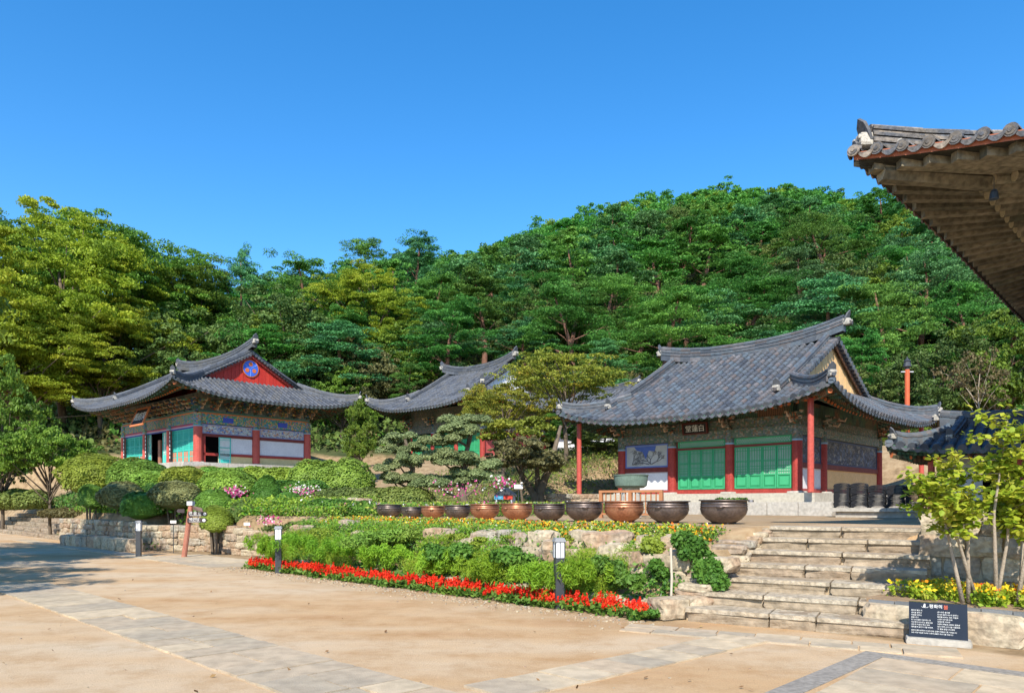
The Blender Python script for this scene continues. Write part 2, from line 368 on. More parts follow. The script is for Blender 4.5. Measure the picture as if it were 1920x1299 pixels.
LIVY = leafmat('ivy_green', [(.045, .13, .02), (.10, .22, .032), (.17, .31, .045)], .3, 1.5, .15)
LSHR = leafmat('lime_shrub_leaves', [(.12, .22, .02), (.27, .40, .03), (.44, .50, .05), (.52, .46, .08)], .45, 2.5, .1)
LBED = leafmat('bedding_leaves', [(.05, .12, .02), (.11, .22, .03), (.20, .31, .045)], .3, 2, .1)
PRED = leafmat('salvia_red_petals', [(.36, .008, .008), (.72, .02, .010), (.88, .05, .015), (.92, .14, .05)], .3, 3, .03)
PORA = leafmat('orange_petals', [(.75, .10, .015), (.85, .25, .02), (.80, .45, .03)], .3, 3, .03)
PYEL = leafmat('yellow_petals', [(.75, .42, .01), (.85, .60, .02), (.80, .70, .10)], .3, 3, .03)
PWHT = leafmat('white_petals', [(.70, .68, .62), (.85, .83, .80)], .3, 3, .03)
PPNK = leafmat('magenta_petals', [(.45, .02, .16), (.70, .06, .30), (.80, .35, .50)], .3, 3, .03)

def limbs(mb, base, tops, r0, bend=.25, n=6, rng=random, frac=.5):
    """tapered limbs from points on the trunk line to each clump"""
    for tp, start, r in tops:
        a = Vector(start); b = Vector(tp); mid = a.lerp(b, .5)+Vector((rng.uniform(-1, 1), rng.uniform(-1, 1), rng.uniform(-.2, .8)))*bend*(b-a).length*.4
        mb.tube([a, a.lerp(mid, .6), mid, mid.lerp(b, .6), b], [r, r*.8, r*.6, r*.45, r*.25], n)
def pine_meshes(tagname, seed, h, spread, mat, npad=34, per=150, leaf=.17, lean=.12, first=.38, bark=None):
    rg = np.random.default_rng(seed); rd = random.Random(seed)
    tr = MB(); pts = []; k = 7
    dx, dy = rd.uniform(-lean, lean)*h, rd.uniform(-lean, lean)*h
    for i in range(k+1):
        q = i/k
        pts.append(Vector((dx*q+math.sin(q*4+seed)*.04*h, dy*q+math.cos(q*3.3+seed*2)*.035*h, h*.93*q)))
    pts = [p-pts[0] for p in pts]; r0 = h*.026
    tr.tube(pts, [r0*(1.15-.95*(i/k)) for i in range(k+1)], 9)
    def at(q):
        x = q*k; i = min(int(x), k-1); return pts[i].lerp(pts[i+1], x-i)
    C = []; Rd = []; lim = []
    for i in range(npad):
        q = first+(1-first)*((i+.5)/npad); a = i*2.4+rd.uniform(-.5, .5)
        e = ((q-first)/(1-first))
        rr = spread*(math.sin(math.pi*min(1, .22+e*.80))**.8)*rd.uniform(.35, 1.05)
        s = at(min(1, q*.97)); c = s+Vector((math.cos(a)*rr, math.sin(a)*rr, rd.uniform(-.03, .07)*h+.02*h))
        C.append(c); pr = spread*rd.uniform(.36, .58); Rd.append((pr, pr*rd.uniform(.75, 1.1), pr*rd.uniform(.17, .24)))
        if i % 2 == 0: lim.append((c-Vector((0, 0, Rd[-1][2]*.5)), at(max(.05, q*.97-.10)), r0*.38*(1.2-e)))
    C.append(at(1)+Vector((0, 0, .02*h))); Rd.append((spread*.36, spread*.36, spread*.18))
    limbs(tr, None, lim, r0)
    C = np.array([tuple(c) for c in C]); Rd = np.array(Rd)
    # break each pad in lobes
    sub = 8; C2 = np.repeat(C, sub, 0)+rg.normal(size=(len(C)*sub, 3))*np.repeat(Rd, sub, 0)*np.array([.50, .50, .30]); R2 = np.repeat(Rd, sub, 0)*rg.uniform(.30, .52, size=(len(C)*sub, 1)); R2[:, 2] *= 1.7
    P, Nn, idx = clumps(C2, R2, per//sub, rg, .45, .55, .65, -.2)
    cl = rg.random(len(C2)); rnd = np.clip(cl[idx]*.5+rg.random(len(P))*.5, 0, 1)
    crown = leaf_mesh(tagname+'_crown', P, Nn, leaf*rg.uniform(.7, 1.3, len(P)), mat, rnd, .5, rng=rg)
    trunk = tr.mesh(tagname+'_trunk', bark or BARKR, True)
    return crown, trunk
def broad_meshes(tagname, seed, h, wid, mat, nclump=60, per=260, leaf=.2, low=.25, flatn=.5, bark=None, trunkr=.02, sub=6):
    rg = np.random.default_rng(seed); rd = random.Random(seed)
    tr = MB(); hh = h*(1-low)
    top = Vector((rd.uniform(-.06, .06)*h, rd.uniform(-.06, .06)*h, h*.75))
    pts = [top*(i/5)+Vector((math.sin(i*1.7+seed)*.012*h, math.cos(i*1.3+seed)*.012*h, 0)) for i in range(6)]
    pts = [p-pts[0] for p in pts]; r0 = h*trunkr; tr.tube(pts, [r0*(1.2-.16*i) for i in range(6)], 9)
    C = []; Rd = []; lim = []
    for i in range(nclump):
        d = Vector((rd.gauss(0, 1), rd.gauss(0, 1), rd.gauss(0, 1))).normalized(); q = rd.uniform(.45, 1)**.5
        if d.z < -.55: d.z *= .4
        wob = 1+.22*mnoise.noise(d*1.6+Vector((seed, 0, 0)))*2
        c = Vector((d.x*wid*.5*q*wob, d.y*wid*.5*q*wob, h*low+hh*.5+d.z*hh*.46*q*wob)); C.append(c)
        r = wid*rd.uniform(.09, .15); Rd.append((r, r, r*flatn))
        if i % 3 == 0: lim.append((c, pts[0].lerp(pts[-1], min(.95, max(.3, (c.z/h)-.22))), r0*.4))
    limbs(tr, None, lim, r0, .3)
    C = np.array([tuple(c) for c in C]); Rd = np.array(Rd)
    C2 = np.repeat(C, sub, 0)+rg.normal(size=(len(C)*sub, 3))*np.repeat(Rd, sub, 0)*.6; R2 = np.repeat(Rd, sub, 0)*rg.uniform(.35, .65, size=(len(C)*sub, 1))
    P, Nn, idx = clumps(C2, R2, per//sub, rg, .3, .45, .8, -.5)
    cl = rg.random(len(C2)); rnd = np.clip(cl[idx]*.45+rg.random(len(P))*.55, 0, 1)
    return leaf_mesh(tagname+'_crown', P, Nn, leaf*rg.uniform(.7, 1.3, len(P)), mat, rnd, .6, rng=rg), tr.mesh(tagname+'_trunk', bark or BARK, True)
def put_tree(name, ms, x, y, label, group=None, rz=0, sc=1, z=None, cat='tree', sz=None):
    t = empty(name, (x, y, (gz(x, y) if z is None else z)-.05), rz, label, cat, group)
    inst('crown', ms[0], t); inst('trunk', ms[1], t); t.scale = (sc, sc, sz or sc)
    return t

# ------------------------------------------------------------------ ground
def build_ground():
    def ax(lo, hi, fine, segs):
        a = []
        for x0, x1, st_ in segs: a += list(np.arange(x0, x1, st_))
        return np.array(a+[segs[-1][1]])
    S = ax(0, 0, 0, [(-900, -200, 50), (-200, -80, 5), (-80, -38, 1.5), (-38, 2, .5), (2, 30, 2), (30, 120, 6), (120, 900, 60)])
    T = ax(0, 0, 0, [(-400, -60, 40), (-60, 0, 6), (0, 8, 1), (8, 12.4, .12), (12.4, 45, .6), (45, 170, 2.5), (170, 900, 40)])
    SS, TT = np.meshgrid(S, T, indexing='ij'); X = E1[0]*SS+E2[0]*TT; Y = E1[1]*SS+E2[1]*TT
    Z = ground_z(X, Y)
    bump = np.array([mnoise.noise(Vector((x*.5, y*.5, 0))) for x, y in zip(X.ravel(), Y.ravel())]).reshape(X.shape)
    Z = Z+np.where(Z > 1.5, bump*.25, 0)
    V = np.stack([X, Y, Z], -1).reshape(-1, 3); a, b = SS.shape
    idx = np.arange(a*b).reshape(a, b)
    fs = np.stack([idx[:-1, :-1], idx[1:, :-1], idx[1:, 1:], idx[:-1, 1:]], -1).reshape(-1, 4)
    me = bpy.data.meshes.new('ground'); me.from_pydata(V.tolist(), [], fs.tolist()); me.materials.append(ground_mat())
    zone = np.where(TT > 9.0, 1.0, 0.0)
    zone = np.where((TT > 10.8) & (TT < 32) & (SS > -19), .15, zone)
    zone = np.where(Z > 5.2, 2.0, zone)
    zone = np.maximum(zone, sm(7.5, 8.5, TT)*.75*(SS < -4.6)*(SS > -18))
    at = me.attributes.new('zone', 'FLOAT', 'POINT'); at.data.foreach_set('value', zone.ravel().astype(np.float32))
    me.polygons.foreach_set('use_smooth', [True]*len(me.polygons)); me.update()
    o = bpy.data.objects.new('ground', me); COL.objects.link(o)
    tag(o, 'pale orange sand courtyard rising to the garden and wooded hill', 'ground', kind='structure')
build_ground()

def paved(name, cells, label, thick=.02, mat=None, gap=.022):
    """cells: quads in world xy"""
    mb = MB()
    for q in cells:
        c = (sum(p[0] for p in q)/4, sum(p[1] for p in q)/4)
        qq = []
        for p in q:
            dx, dy = p[0]-c[0], p[1]-c[1]; l = math.hypot(dx, dy); k = max(0, 1-gap/l); qq.append((c[0]+dx*k, c[1]+dy*k))
        # subdivide edges for slight raggedness
        poly = []
        for i in range(4):
            a, b = qq[i], qq[(i+1) % 4]
            for j in range(5):
                f = j/5; w = .008*random.uniform(-1, 1) if j else 0
                poly.append((a[0]+(b[0]-a[0])*f+w, a[1]+(b[1]-a[1])*f+w))
        h = thick*random.uniform(.6, 1.3)
        mb.prism(poly, 'z', -.03, h)
    o = mb.build(name, mat or PAVE); tag(o, label, 'paving', kind='structure'); return o
def strip_cells(s0, s1, t0, t1, lens, cols, jit=.03):
    cells = []; s = s0
    while s < s1:
        l = random.choice(lens); e = min(s+l, s1)
        n = random.choice(cols); cuts = sorted([t0+(t1-t0)*(i/n+random.uniform(-.12, .12)*(0 < i < n)) for i in range(n+1)])
        sk = .18
        for a, b in zip(cuts[:-1], cuts[1:]):
            f = lambda ss, tt: xy(ss+sk*(tt-t0)*.5, tt)
            cells.append([f(s, a), f(e, a), f(e, b), f(s, b)])
        s = e
    return cells
paved('stone_path', strip_cells(-16.4, 3, 3.0, 4.02, [.42, .5, .62, .38, .72], [1, 1, 2, 2]), 'diagonal path of pale granite slabs laid in the sand')
# cross path from the first strip to the stair
cells = []
for i in range(9):
    a, b = 4.2+i*.42, 4.2+(i+1)*.42
    off = -4.5+i*.06
    cells.append([xy(off, a), xy(off+.58, a), xy(off+.64, b), xy(off+.06, b)])
paved('stone_path', cells, 'pale slab path crossing the sand towards the stairs', gap=.008)
# slab border before the stair
cells = []
A0 = (1.55, 9.3); B0 = (4.85, 7.72)
def lerp2(a, b, f): return (a[0]+(b[0]-a[0])*f, a[1]+(b[1]-a[1])*f)
n = 7
for row, (d0, d1) in enumerate(((0, .26), (.26, .52))):
    cuts = [0]+sorted(min(.97, max(.03, (i+random.uniform(-.25, .25))/n)) for i in range(1, n))+[1]
    nx, ny = (-(B0[1]-A0[1]), B0[0]-A0[0]); l = math.hypot(nx, ny); nx /= -l; ny /= -l
    for f0, f1 in zip(cuts[:-1], cuts[1:]):
        p, q = lerp2(A0, B0, f0), lerp2(A0, B0, f1)
        cells.append([(p[0]+nx*d1, p[1]+ny*d1), (q[0]+nx*d1, q[1]+ny*d1), (q[0]+nx*d0, q[1]+ny*d0), (p[0]+nx*d0, p[1]+ny*d0)])
paved('stone_paving', cells, 'irregular pale slabs at the foot of the stone stairs', .018, gap=.012)
# paved yard bottom right
cells = []
for i in range(8):
    for j in range(11):
        a, b = -2.2+i*.72, -2.2+(i+1)*.72; c, d = 7.95-j*.6, 7.95-(j+1)*.6
        o = .25*(j % 2)*(1 if i else 0); b += .25*(j % 2)*(0 if i else 1)
        cells.append([xy(a+o, d), xy(b+o, d), xy(b+o, c), xy(a+o, c)])
paved('stone_paving', cells, 'large grey granite paving slabs at the bottom right corner', .010, gap=.014)
mb = MB()
pl = [xy(-2.68, 1.0), xy(-2.46, 1.0), xy(-2.2, 7.97), xy(3.6, 7.97), xy(3.6, 8.17), xy(-2.42, 8.17)]
mb.prism([pl[0], pl[1], pl[2], pl[5]], 'z', -.03, .010); mb.prism([pl[2], pl[3], pl[4], pl[5]], 'z', -.03, .0102)
tag(mb.build('paving_border', pm('dark_granite_band', [(.24, .215, .185), (.33, .30, .26)], .85, 3, 6, attr=0, bump=.3, stain=.3)), 'dark granite band edging the paved corner', 'paving', kind='structure')
# pale band across the far courtyard
paved('stone_path', strip_cells(-36, -17.2, 7.55, 8.15, [.8, 1.0, 1.3], [1, 1, 2]), 'narrow pale stone band at the far edge of the courtyard')
paved('stone_path', strip_cells(-22, -16.9, 8.15, 9.4, [.8, 1.0, 1.3], [1, 2]), 'pale paved patch between signpost and flower bed')

# ------------------------------------------------------------------ rubble walls and stairs
def rubble(name, p0, p1, z0, z1, label, thick=.45, course=.2, mat=None, top=True, wid=(.22, .55), z0b=None, z1b=None, cat='wall', backfill=True):
    mb = MB(); L = math.dist(p0, p1); dx, dy = (p1[0]-p0[0])/L, (p1[1]-p0[1])/L; ang = math.atan2(dy, dx)
    z0b = z0 if z0b is None else z0b; z1b = z1 if z1b is None else z1b
    x = 0
    nc = max(1, round((max(z1-z0, z1b-z0b))/course))
    for c in range(nc):
        x = random.uniform(-.1, 0)
        while x < L:
            w = random.uniform(*wid); f = min(1, (x+w/2)/L)
            a = z0+(z0b-z0)*f; b = z1+(z1b-z1)*f; h = (b-a)/nc
            zc = a+h*(c+.5); hh = h*random.uniform(.9, 1.12); dep = thick*random.uniform(.85, 1.1)
            cx = x+w/2; o = random.uniform(-.02, .02)
            mb.stone((p0[0]+dx*cx-dy*o, p0[1]+dy*cx+dx*o, zc), (w*.99, dep, hh), ang+random.uniform(-.05, .05), .07, 0, None, 2)
            x += w
    if backfill:
        q = thick*.36; nx, ny = -dy*q, dx*q
        mb.add([(p0[0]-nx, p0[1]-ny, z0-.1), (p1[0]-nx, p1[1]-ny, z0b-.1), (p1[0]+nx, p1[1]+ny, z0b-.1), (p0[0]+nx, p0[1]+ny, z0-.1),
                (p0[0]-nx, p0[1]-ny, z1-.04), (p1[0]-nx, p1[1]-ny, z1b-.04), (p1[0]+nx, p1[1]+ny, z1b-.04), (p0[0]+nx, p0[1]+ny, z1-.04)],
               [(0, 3, 2, 1), (4, 5, 6, 7), (0, 1, 5, 4), (1, 2, 6, 5), (2, 3, 7, 6), (3, 0, 4, 7)], 1)
    o = mb.build(name, [mat or STONE, MORTAR]); tag(o, label, cat); return o
rubble('stone_retaining_wall', xy(-34, 9.0), xy(-26, 9.1), 0, .95, 'low tan rubble wall beside the far left stairs', wid=(.3, .7))
rubble('stone_retaining_wall', xy(-26, 9.1), xy(-23.2, 10.2), 0, .85, 'rubble wall stretch behind the left lamp bollard', wid=(.3, .6))
rubble('stone_retaining_wall', xy(-23.2, 10.25), xy(-17.8, 10.3), 0, 1.0, 'rubble wall behind the brown wooden signpost', wid=(.35, .8), course=.25, z1b=.62)
rubble('stone_kerb_wall', xy(-30.5, 8.1), xy(-24.6, 8.5), 0, .42, 'dark low kerb of rough stones in front of the left wall', wid=(.4, .8), course=.3)
# rockery wall under the flower terrace
rubble('rockery_wall', xy(-17.0, 9.15), xy(-5.0, 8.95), 0, .22, 'low row of rough stones behind the red flowers', wid=(.3, .7), course=.24)
rubble('rockery_wall', xy(-12.5, 9.75), xy(-4.9, 9.55), .15, .82, 'tan rubble wall hidden by shrubs left of the stairs', wid=(.25, .6), course=.22)
rubble('stone_side_wall', (2.55, 10.05), (4.1, 11.85), .0, .42, 'rubble cheek wall along the left edge of the stairs', thick=.5, wid=(.22, .5), course=.18, z0b=.5, z1b=1.16)
rubble('stone_retaining_wall', xy(-26.0, 13.5), xy(-19, 13.4), 1.3, 1.75, 'hidden garden terrace wall among the clipped shrubs', wid=(.3, .6))
rubble('garden_terrace_wall', (ux(1030, 27.5), 27.5), (ux(1165, 29.5), 29.5), 1.15, 1.95, 'shaded rubble wall between the maple trunk and the right hall', wid=(.25, .6))
# stairs
stair = empty('stone_staircase', (3.6, 9.0, 0), 0, 'broad weathered stone stairs rising to the temple terrace', 'stairs')
Lb, Rb = np.array([2.35, 9.62]), np.array([4.75, 8.28]); Lt, Rt = np.array([4.25, 11.72]), np.array([6.3, 10.55])
for i in range(7):
    f = i/6; a = Lb+(Lt-Lb)*f; b = Rb+(Rt-Rb)*f; z1 = .172*(i+1); z0 = z1-.172
    d = (b-a)/np.linalg.norm(b-a); nrm = np.array([-d[1], d[0]]); L = np.linalg.norm(b-a); ang = math.atan2(d[1], d[0])
    mb = MB(); x = 0; n = random.choice([2, 3, 3]); cuts = [0]+sorted((k+random.uniform(-.22, .22))/n for k in range(1, n))+[1]
    dep = .62 if i < 6 else .5
    for f0, f1 in zip(cuts[:-1], cuts[1:]):
        w = (f1-f0)*L; c = a+d*(f0*L+w/2)+nrm*(dep/2-.02+random.uniform(-.015, .015))
        mb.stone((c[0], c[1], (z0+z1)/2-.01-3.6*0), (w*.995, dep, .205*random.uniform(.97, 1.04)), ang+random.uniform(-.02, .02), .045, 0, None, 6, .3)
        mb.prism([tuple(a+d*(f0*L+.012)-nrm*(.03+random.uniform(0, .015))), tuple(a+d*(f1*L-.012)-nrm*(.03+random.uniform(0, .015))), tuple(a+d*(f1*L-.012)+nrm*dep), tuple(a+d*(f0*L+.012)+nrm*dep)], 'z', z1-.045, z1+.004+random.uniform(0, .006), 2)
    # fill below
    q = [a+nrm*.06, b+nrm*.06, b+nrm*dep, a+nrm*dep]
    mb.prism([tuple(p) for p in q], 'z', -.05, z1-.06, 1, .5)
    o = mb.build('step', [STEPM, MORTAR, pm('worn_sunlit_tread_stone', [(.36, .30, .22), (.50, .43, .33), (.43, .35, .25), (.54, .48, .39)], .9, 2, 7, attr=.4, bump=.8, bscale=30, stain=.45)], stair); o.location = (-3.6, -9.0, 0)  # paler tread colour: worn clean, plus sunlit brightness painted in
mb = MB(); q = [tuple(Lt+np.array([.14, .26])), tuple(Rt+np.array([.14, .26])), tuple(Rt+np.array([.9, 1.6])), tuple(Lt+np.array([.9, 1.6]))]
mb.prism(q, 'z', .9, 1.198, 0, .9); tag(mb.build('terrace_landing', GRANITE), 'pale landing at the top of the stairs', 'paving', kind='structure')
rubble('stone_side_wall', (3.35, 10.95), (4.1, 12.0), .35, .95, 'upper rubble cheek beside the top of the stairs', thick=.6, wid=(.2, .42), course=.17, z0b=.6, z1b=1.19)
rubble('bottom_stone_ledge', (2.0, 9.75), (2.75, 10.1), 0, .3, 'rough tan boulder at the left foot of the stairs', wid=(.4, .7), course=.3)
# far left stairs
fs_ = empty('stone_staircase', (*xy(-37, 9.0), 0), YAW, 'low worn stone stairs at the far left edge', 'stairs')
for i in range(5):
    mb = MB(); x = -13
    while x < 2.6:
        w = random.uniform(.7, 1.3); mb.stone((x+w/2, i*.4+.25+random.uniform(-.03, .03), .1+.2*i-.02), (w*.98, .6, .22), 0, .05, 0, None, 3, .3); x += w
    mb.box(-13, 2.6, i*.4+.1, 2.3, -.05, .2*i+.12, 1)
    mb.build('step', [STEPM, MORTAR], fs_)
# right wall + planter
WR = (5.72, 9.95)
def offp(p, a, b): return (p[0]+E1[0]*a+E2[0]*b, p[1]+E1[1]*a+E2[1]*b)
rubble('stone_retaining_wall', offp(WR, .0, .25), offp(WR, 6.0, .25), .0, 1.45, 'tall rubble wall behind the lime green shrub on the right', thick=.55, wid=(.3, .75), course=.29)
rubble('stone_retaining_wall', offp(WR, .25, .5), offp(WR, .25, 2.2), .5, 1.45, 'rubble return wall bounding the stairs on the right', thick=.5, wid=(.3, .7), course=.29)
PL = offp(WR, -.55, -1.62)   # planter corner
rubble('planter_kerb', offp(PL, .35, 0), offp(PL, 5.5, 0), 0, .34, 'long tan stone kerb of the right hand flower planter', thick=.3, wid=(1.3, 1.9), course=.36, cat='kerb')
rubble('planter_kerb', offp(PL, .3, .15), offp(PL, .5, 1.5), 0, .36, 'short tan kerb of the planter beside the stairs', thick=.3, wid=(.5, .7), course=.36, cat='kerb')
mb = MB()
for i in range(18):
    x0 = .35+i*.3; a = offp(PL, x0, .02); b = offp(PL, x0+.29, .02); c = offp(PL, x0+.29, .16); d = offp(PL, x0, .16)
    mb.prism([a, b, c, d], 'z', .33, .385+random.uniform(-.006, .006))
tag(mb.build('brick_edging', pm('blue_grey_brick', [(.11, .115, .12), (.20, .205, .21)], .7, 5, attr=.6, bump=.3)), 'dark blue grey brick edging on the planter kerb', 'edging')
mb = MB(); mb.prism([offp(PL, .3, .1), offp(PL, 6, .1), offp(PL, 6, 1.6), offp(PL, .45, 1.6)], 'z', .0, .4)
tag(mb.build('planter_soil', SOIL), 'soil bed inside the right hand planter', 'soil', kind='structure')
mb = MB(); mb.prism([offp(WR, .1, .3), offp(WR, 14, .3), offp(WR, 14, 2.0), offp(WR, .1, 2.0)], 'z', .3, 1.38)
tag(mb.build('raised_terrace', MORTAR), 'raised earth terrace behind the right wall', 'ground', kind='structure')

# ------------------------------------------------------------------ halls
def text_mesh(body, size, mat, depth=.004):
    cu = bpy.data.curves.new('lettering', 'FONT'); cu.body = body; cu.size = size; cu.extrude = depth
    cu.align_x = 'CENTER'; cu.align_y = 'CENTER'; cu.materials.append(mat)
    o = bpy.data.objects.new('tmp', cu); COL.objects.link(o)
    dg = bpy.context.evaluated_depsgraph_get(); me = bpy.data.meshes.new_from_object(o.evaluated_get(dg))
    bpy.data.objects.remove(o); me.materials.clear(); me.materials.append(mat)
    return me
class Hall:
    def __init__(s, name, corner, W, D, yaw, z0, ze, zr, o, G, Lc, label, a=.68, tile=TILE, tr=.075, sp=.27, tl=.3, side_lift=None, ridge_up=.35, ridge_over=.45, near=False, sx=0, lp=3.2, fl=0.0, gl=0):
        s.sx = sx; s.lp = lp; s.fl = fl
        s.W, s.D, s.o, s.G, s.Lc, s.ze, s.zr, s.a = W, D, o, G, Lc, ze-z0, zr-z0, a
        s.z0 = z0; s.tile = tile; s.tr = tr; s.sp = sp; s.tl = tl; s.ru = ridge_up; s.ro = ridge_over; s.near = near
        c, sn = math.cos(yaw), math.sin(yaw)
        s.root = empty(name, (corner[0]-c*W, corner[1]-sn*W, z0), yaw, label, 'temple building')
        s.R = D/2+o; s.gx0 = -o+G-gl; s.gx1 = W+o-G
    def h(s, d):
        q = max(0, d)/s.R; return s.ze+(s.zr-s.ze)*(s.a*q+(1-s.a)*q*q)
    def lift(s, x, y):
        fx = min(1.05, abs(x-s.W/2)/(s.W/2+s.o)); fy = min(1.05, abs(y-s.D/2)/(s.D/2+s.o))
        return s.Lc*(fx*fy)**s.lp
    def warp(s, p):
        if not s.fl: return p
        fx = min(1.05, abs(p.x-s.W/2)/(s.W/2+s.o)); fy = min(1.05, abs(p.y-s.D/2)/(s.D/2+s.o)); k = s.fl*(fx*fy)**4.5
        return Vector((p.x+math.copysign(k, p.x-s.W/2), p.y+math.copysign(k, p.y-s.D/2), p.z))
    def d_(s, x, y): return min(y+s.o, s.D+s.o-y), min(x+s.o, s.W+s.o-x)
    def zt(s, x, y, side=False):
        d, dp = s.d_(x, y)
        if side: return s.h(dp)+s.lift(x, y)+s.sx*min(1, dp/s.G)**2*min(1, max(0, d-dp)/1.0)
        if s.gx0-1e-6 <= x <= s.gx1+1e-6: return s.h(d)+s.lift(x, y)
        return s.h(min(d, dp))+s.lift(x, y)
    def pt(s, face, a, d, side=None):
        """a along eave, d inward from eave"""
        o = s.o
        x, y = {'F': (a, -o+d), 'B': (a, s.D+o-d), 'R': (s.W+o-d, a), 'L': (-o+d, a)}[face]
        return s.warp(Vector((x, y, s.zt(x, y, face in 'RL'))))
    def extent(s, face, a):
        if face in 'FB':
            if s.gx0 <= a <= s.gx1: return s.R
            return min(a+s.o, s.W+s.o-a)
        return min(s.G+.02, a+s.o, s.D+s.o-a)
    def roof(s, faces='FRL', discs='FRL'):
        sheet = MB()
        for face in 'FBRL':
            lo, hi = (-s.o, s.W+s.o) if face in 'FB' else (-s.o, s.D+s.o)
            n = 40; m = 12; V = []
            for i in range(n+1):
                a = lo+(hi-lo)*i/n; e = s.extent(face, a)
                for j in range(m+1): V.append(s.pt(face, a, e*j/m))
            fs = []
            for i in range(n):
                for j in range(m):
                    q = (i*(m+1)+j, (i+1)*(m+1)+j, (i+1)*(m+1)+j+1, i*(m+1)+j+1)
                    fs.append(q if face in 'FL' else q[::-1])
            sheet.add(V, fs, 0, .2)
            # soffit: from eave inwards to the wall line
            V = []; m = 4
            for i in range(n+1):
                a = lo+(hi-lo)*i/n; e = min(s.o+.1, a-lo, hi-a)
                for j in range(m+1):
                    p = s.pt(face, a, e*j/m); p.z -= .10+.022*j; V.append(p)
            fs = [(i*(m+1)+j, (i+1)*(m+1)+j, (i+1)*(m+1)+j+1, i*(m+1)+j+1)[::1 if face not in 'FL' else -1] for i in range(n) for j in range(m)]
            sheet.add(V, fs, 1, .5)
            V = []
            for i in range(n+1):
                a = lo+(hi-lo)*i/n; p = s.pt(face, a, 0); V += [p, p-Vector((0, 0, .11))]
            sheet.add(V, [(2*i, 2*i+1, 2*i+3, 2*i+2) for i in range(n)], 2, .5)
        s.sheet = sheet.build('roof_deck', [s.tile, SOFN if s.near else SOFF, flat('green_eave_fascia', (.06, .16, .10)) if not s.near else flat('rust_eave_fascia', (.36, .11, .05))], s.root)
        tm = MB(); r = s.tr; ns = 6 if s.near else 5
        for face in faces:
            lo, hi = (-s.o, s.W+s.o) if face in 'FB' else (-s.o, s.D+s.o)
            n = int(round((hi-lo)/s.sp)); stp = (hi-lo)/n
            lat = Vector((1, 0, 0)) if face in 'FB' else Vector((0, 1, 0))
            for k in range(n+1):
                a = lo+stp*k if 0 < k < n else lo+stp*k+(.02 if k == 0 else -.02)
                e = s.extent(face, a)
                if face in 'RL' and 0 < k < n: e = min(e, s.G+.0)
                if e < .08: e = .08
                nt = max(1, int(math.ceil(e/s.tl)))
                for q in range(nt):
                    d0 = q*s.tl-(.03 if q == 0 else 0); d1 = min(e, (q+1)*s.tl)
                    p0 = s.pt(face, a, d0); p1 = s.pt(face, a, d1); rr0, rr1 = r*1.06, r*.90
                    ax = (p1-p0).normalized(); up = lat.cross(ax)
                    if up.z < 0: up = -up
                    jx = random.uniform(-.006, .006)
                    vs = []
                    for p, rr in ((p0, rr0), (p1, rr1)):
                        for j in range(ns+1):
                            t = math.pi*j/ns
                            vs.append(p+lat*(math.cos(t)*rr+jx)+up*(math.sin(t)*rr+.015))
                    rnd = random.random(); m = ns+1
                    tm.add(vs, [(j, j+1, m+j+1, m+j) for j in range(ns)], 0, rnd)
                    tm.add([vs[j] for j in range(m)], [tuple(range(m))], 0, rnd*.6)
                if face in discs:
                    p = s.pt(face, a, -.035)+Vector((0, 0, -.005)); out = -(s.pt(face, a, .1)-s.pt(face, a, 0)).normalized(); up = lat.cross(out)
                    if up.z < 0: up = -up
                    rr = r*1.16; nn = 12 if s.near else 8
                    if s.near:
                        up = (up+Vector((0, 0, .25))).normalized()
                    ring = [p+lat*math.cos(2*math.pi*j/nn)*rr+up*math.sin(2*math.pi*j/nn)*rr for j in range(nn)]
                    rnd = random.random()
                    tm.add(ring+[q+out*.02 for q in ring], [tuple(range(nn, 2*nn))]+[(j, (j+1) % nn, nn+(j+1) % nn, nn+j) for j in range(nn)], 0, rnd)
                    if s.near:
                        for fr, oo in ((.72, .028), (.3, .036)):
                            rg_ = [p+out*oo+lat*math.cos(2*math.pi*j/nn)*rr*fr+up*math.sin(2*math.pi*j/nn)*rr*fr for j in range(nn)]
                            tm.add(rg_+[q-out*.02 for q in rg_], [tuple(range(nn))]+[(j, nn+j, nn+(j+1) % nn, (j+1) % nn) for j in range(nn)], 0, max(0, rnd-.25) if fr > .5 else rnd)
                    # drip tile between this row and the next
                    if k < n:
                        a2 = a+stp; w = stp*.5-r*.5; pc = s.pt(face, a+stp/2, -.03); o1 = Vector((0, 0, -1)); dep = .075*(r/.075)
                        cur = []
                        for j in range(7):
                            t = j/6*2-1; cur.append(pc+lat*(t*(w+r*.45))+Vector((0, 0, .01-.045*(1-t*t)*1.0)))
                        cur2 = [c+Vector((0, 0, -dep*(1-(j/3-1)**2)*.9-.012))+out*.0 for j, c in enumerate(cur)]
                        tm.add(cur+cur2+[c+out*.02 for c in cur]+[c+out*.02 for c in cur2],
                               [(14+j, 15+j, 22+j, 21+j) for j in range(6)]+[(j, 7+j, 8+j, j+1) for j in range(6)]+[(7+j, 21+j, 22+j, 8+j) for j in range(6)], 0, random.random())
        t = tm.build('roof_tiles', [s.tile], s.root)
        for p in t.data.polygons: pass
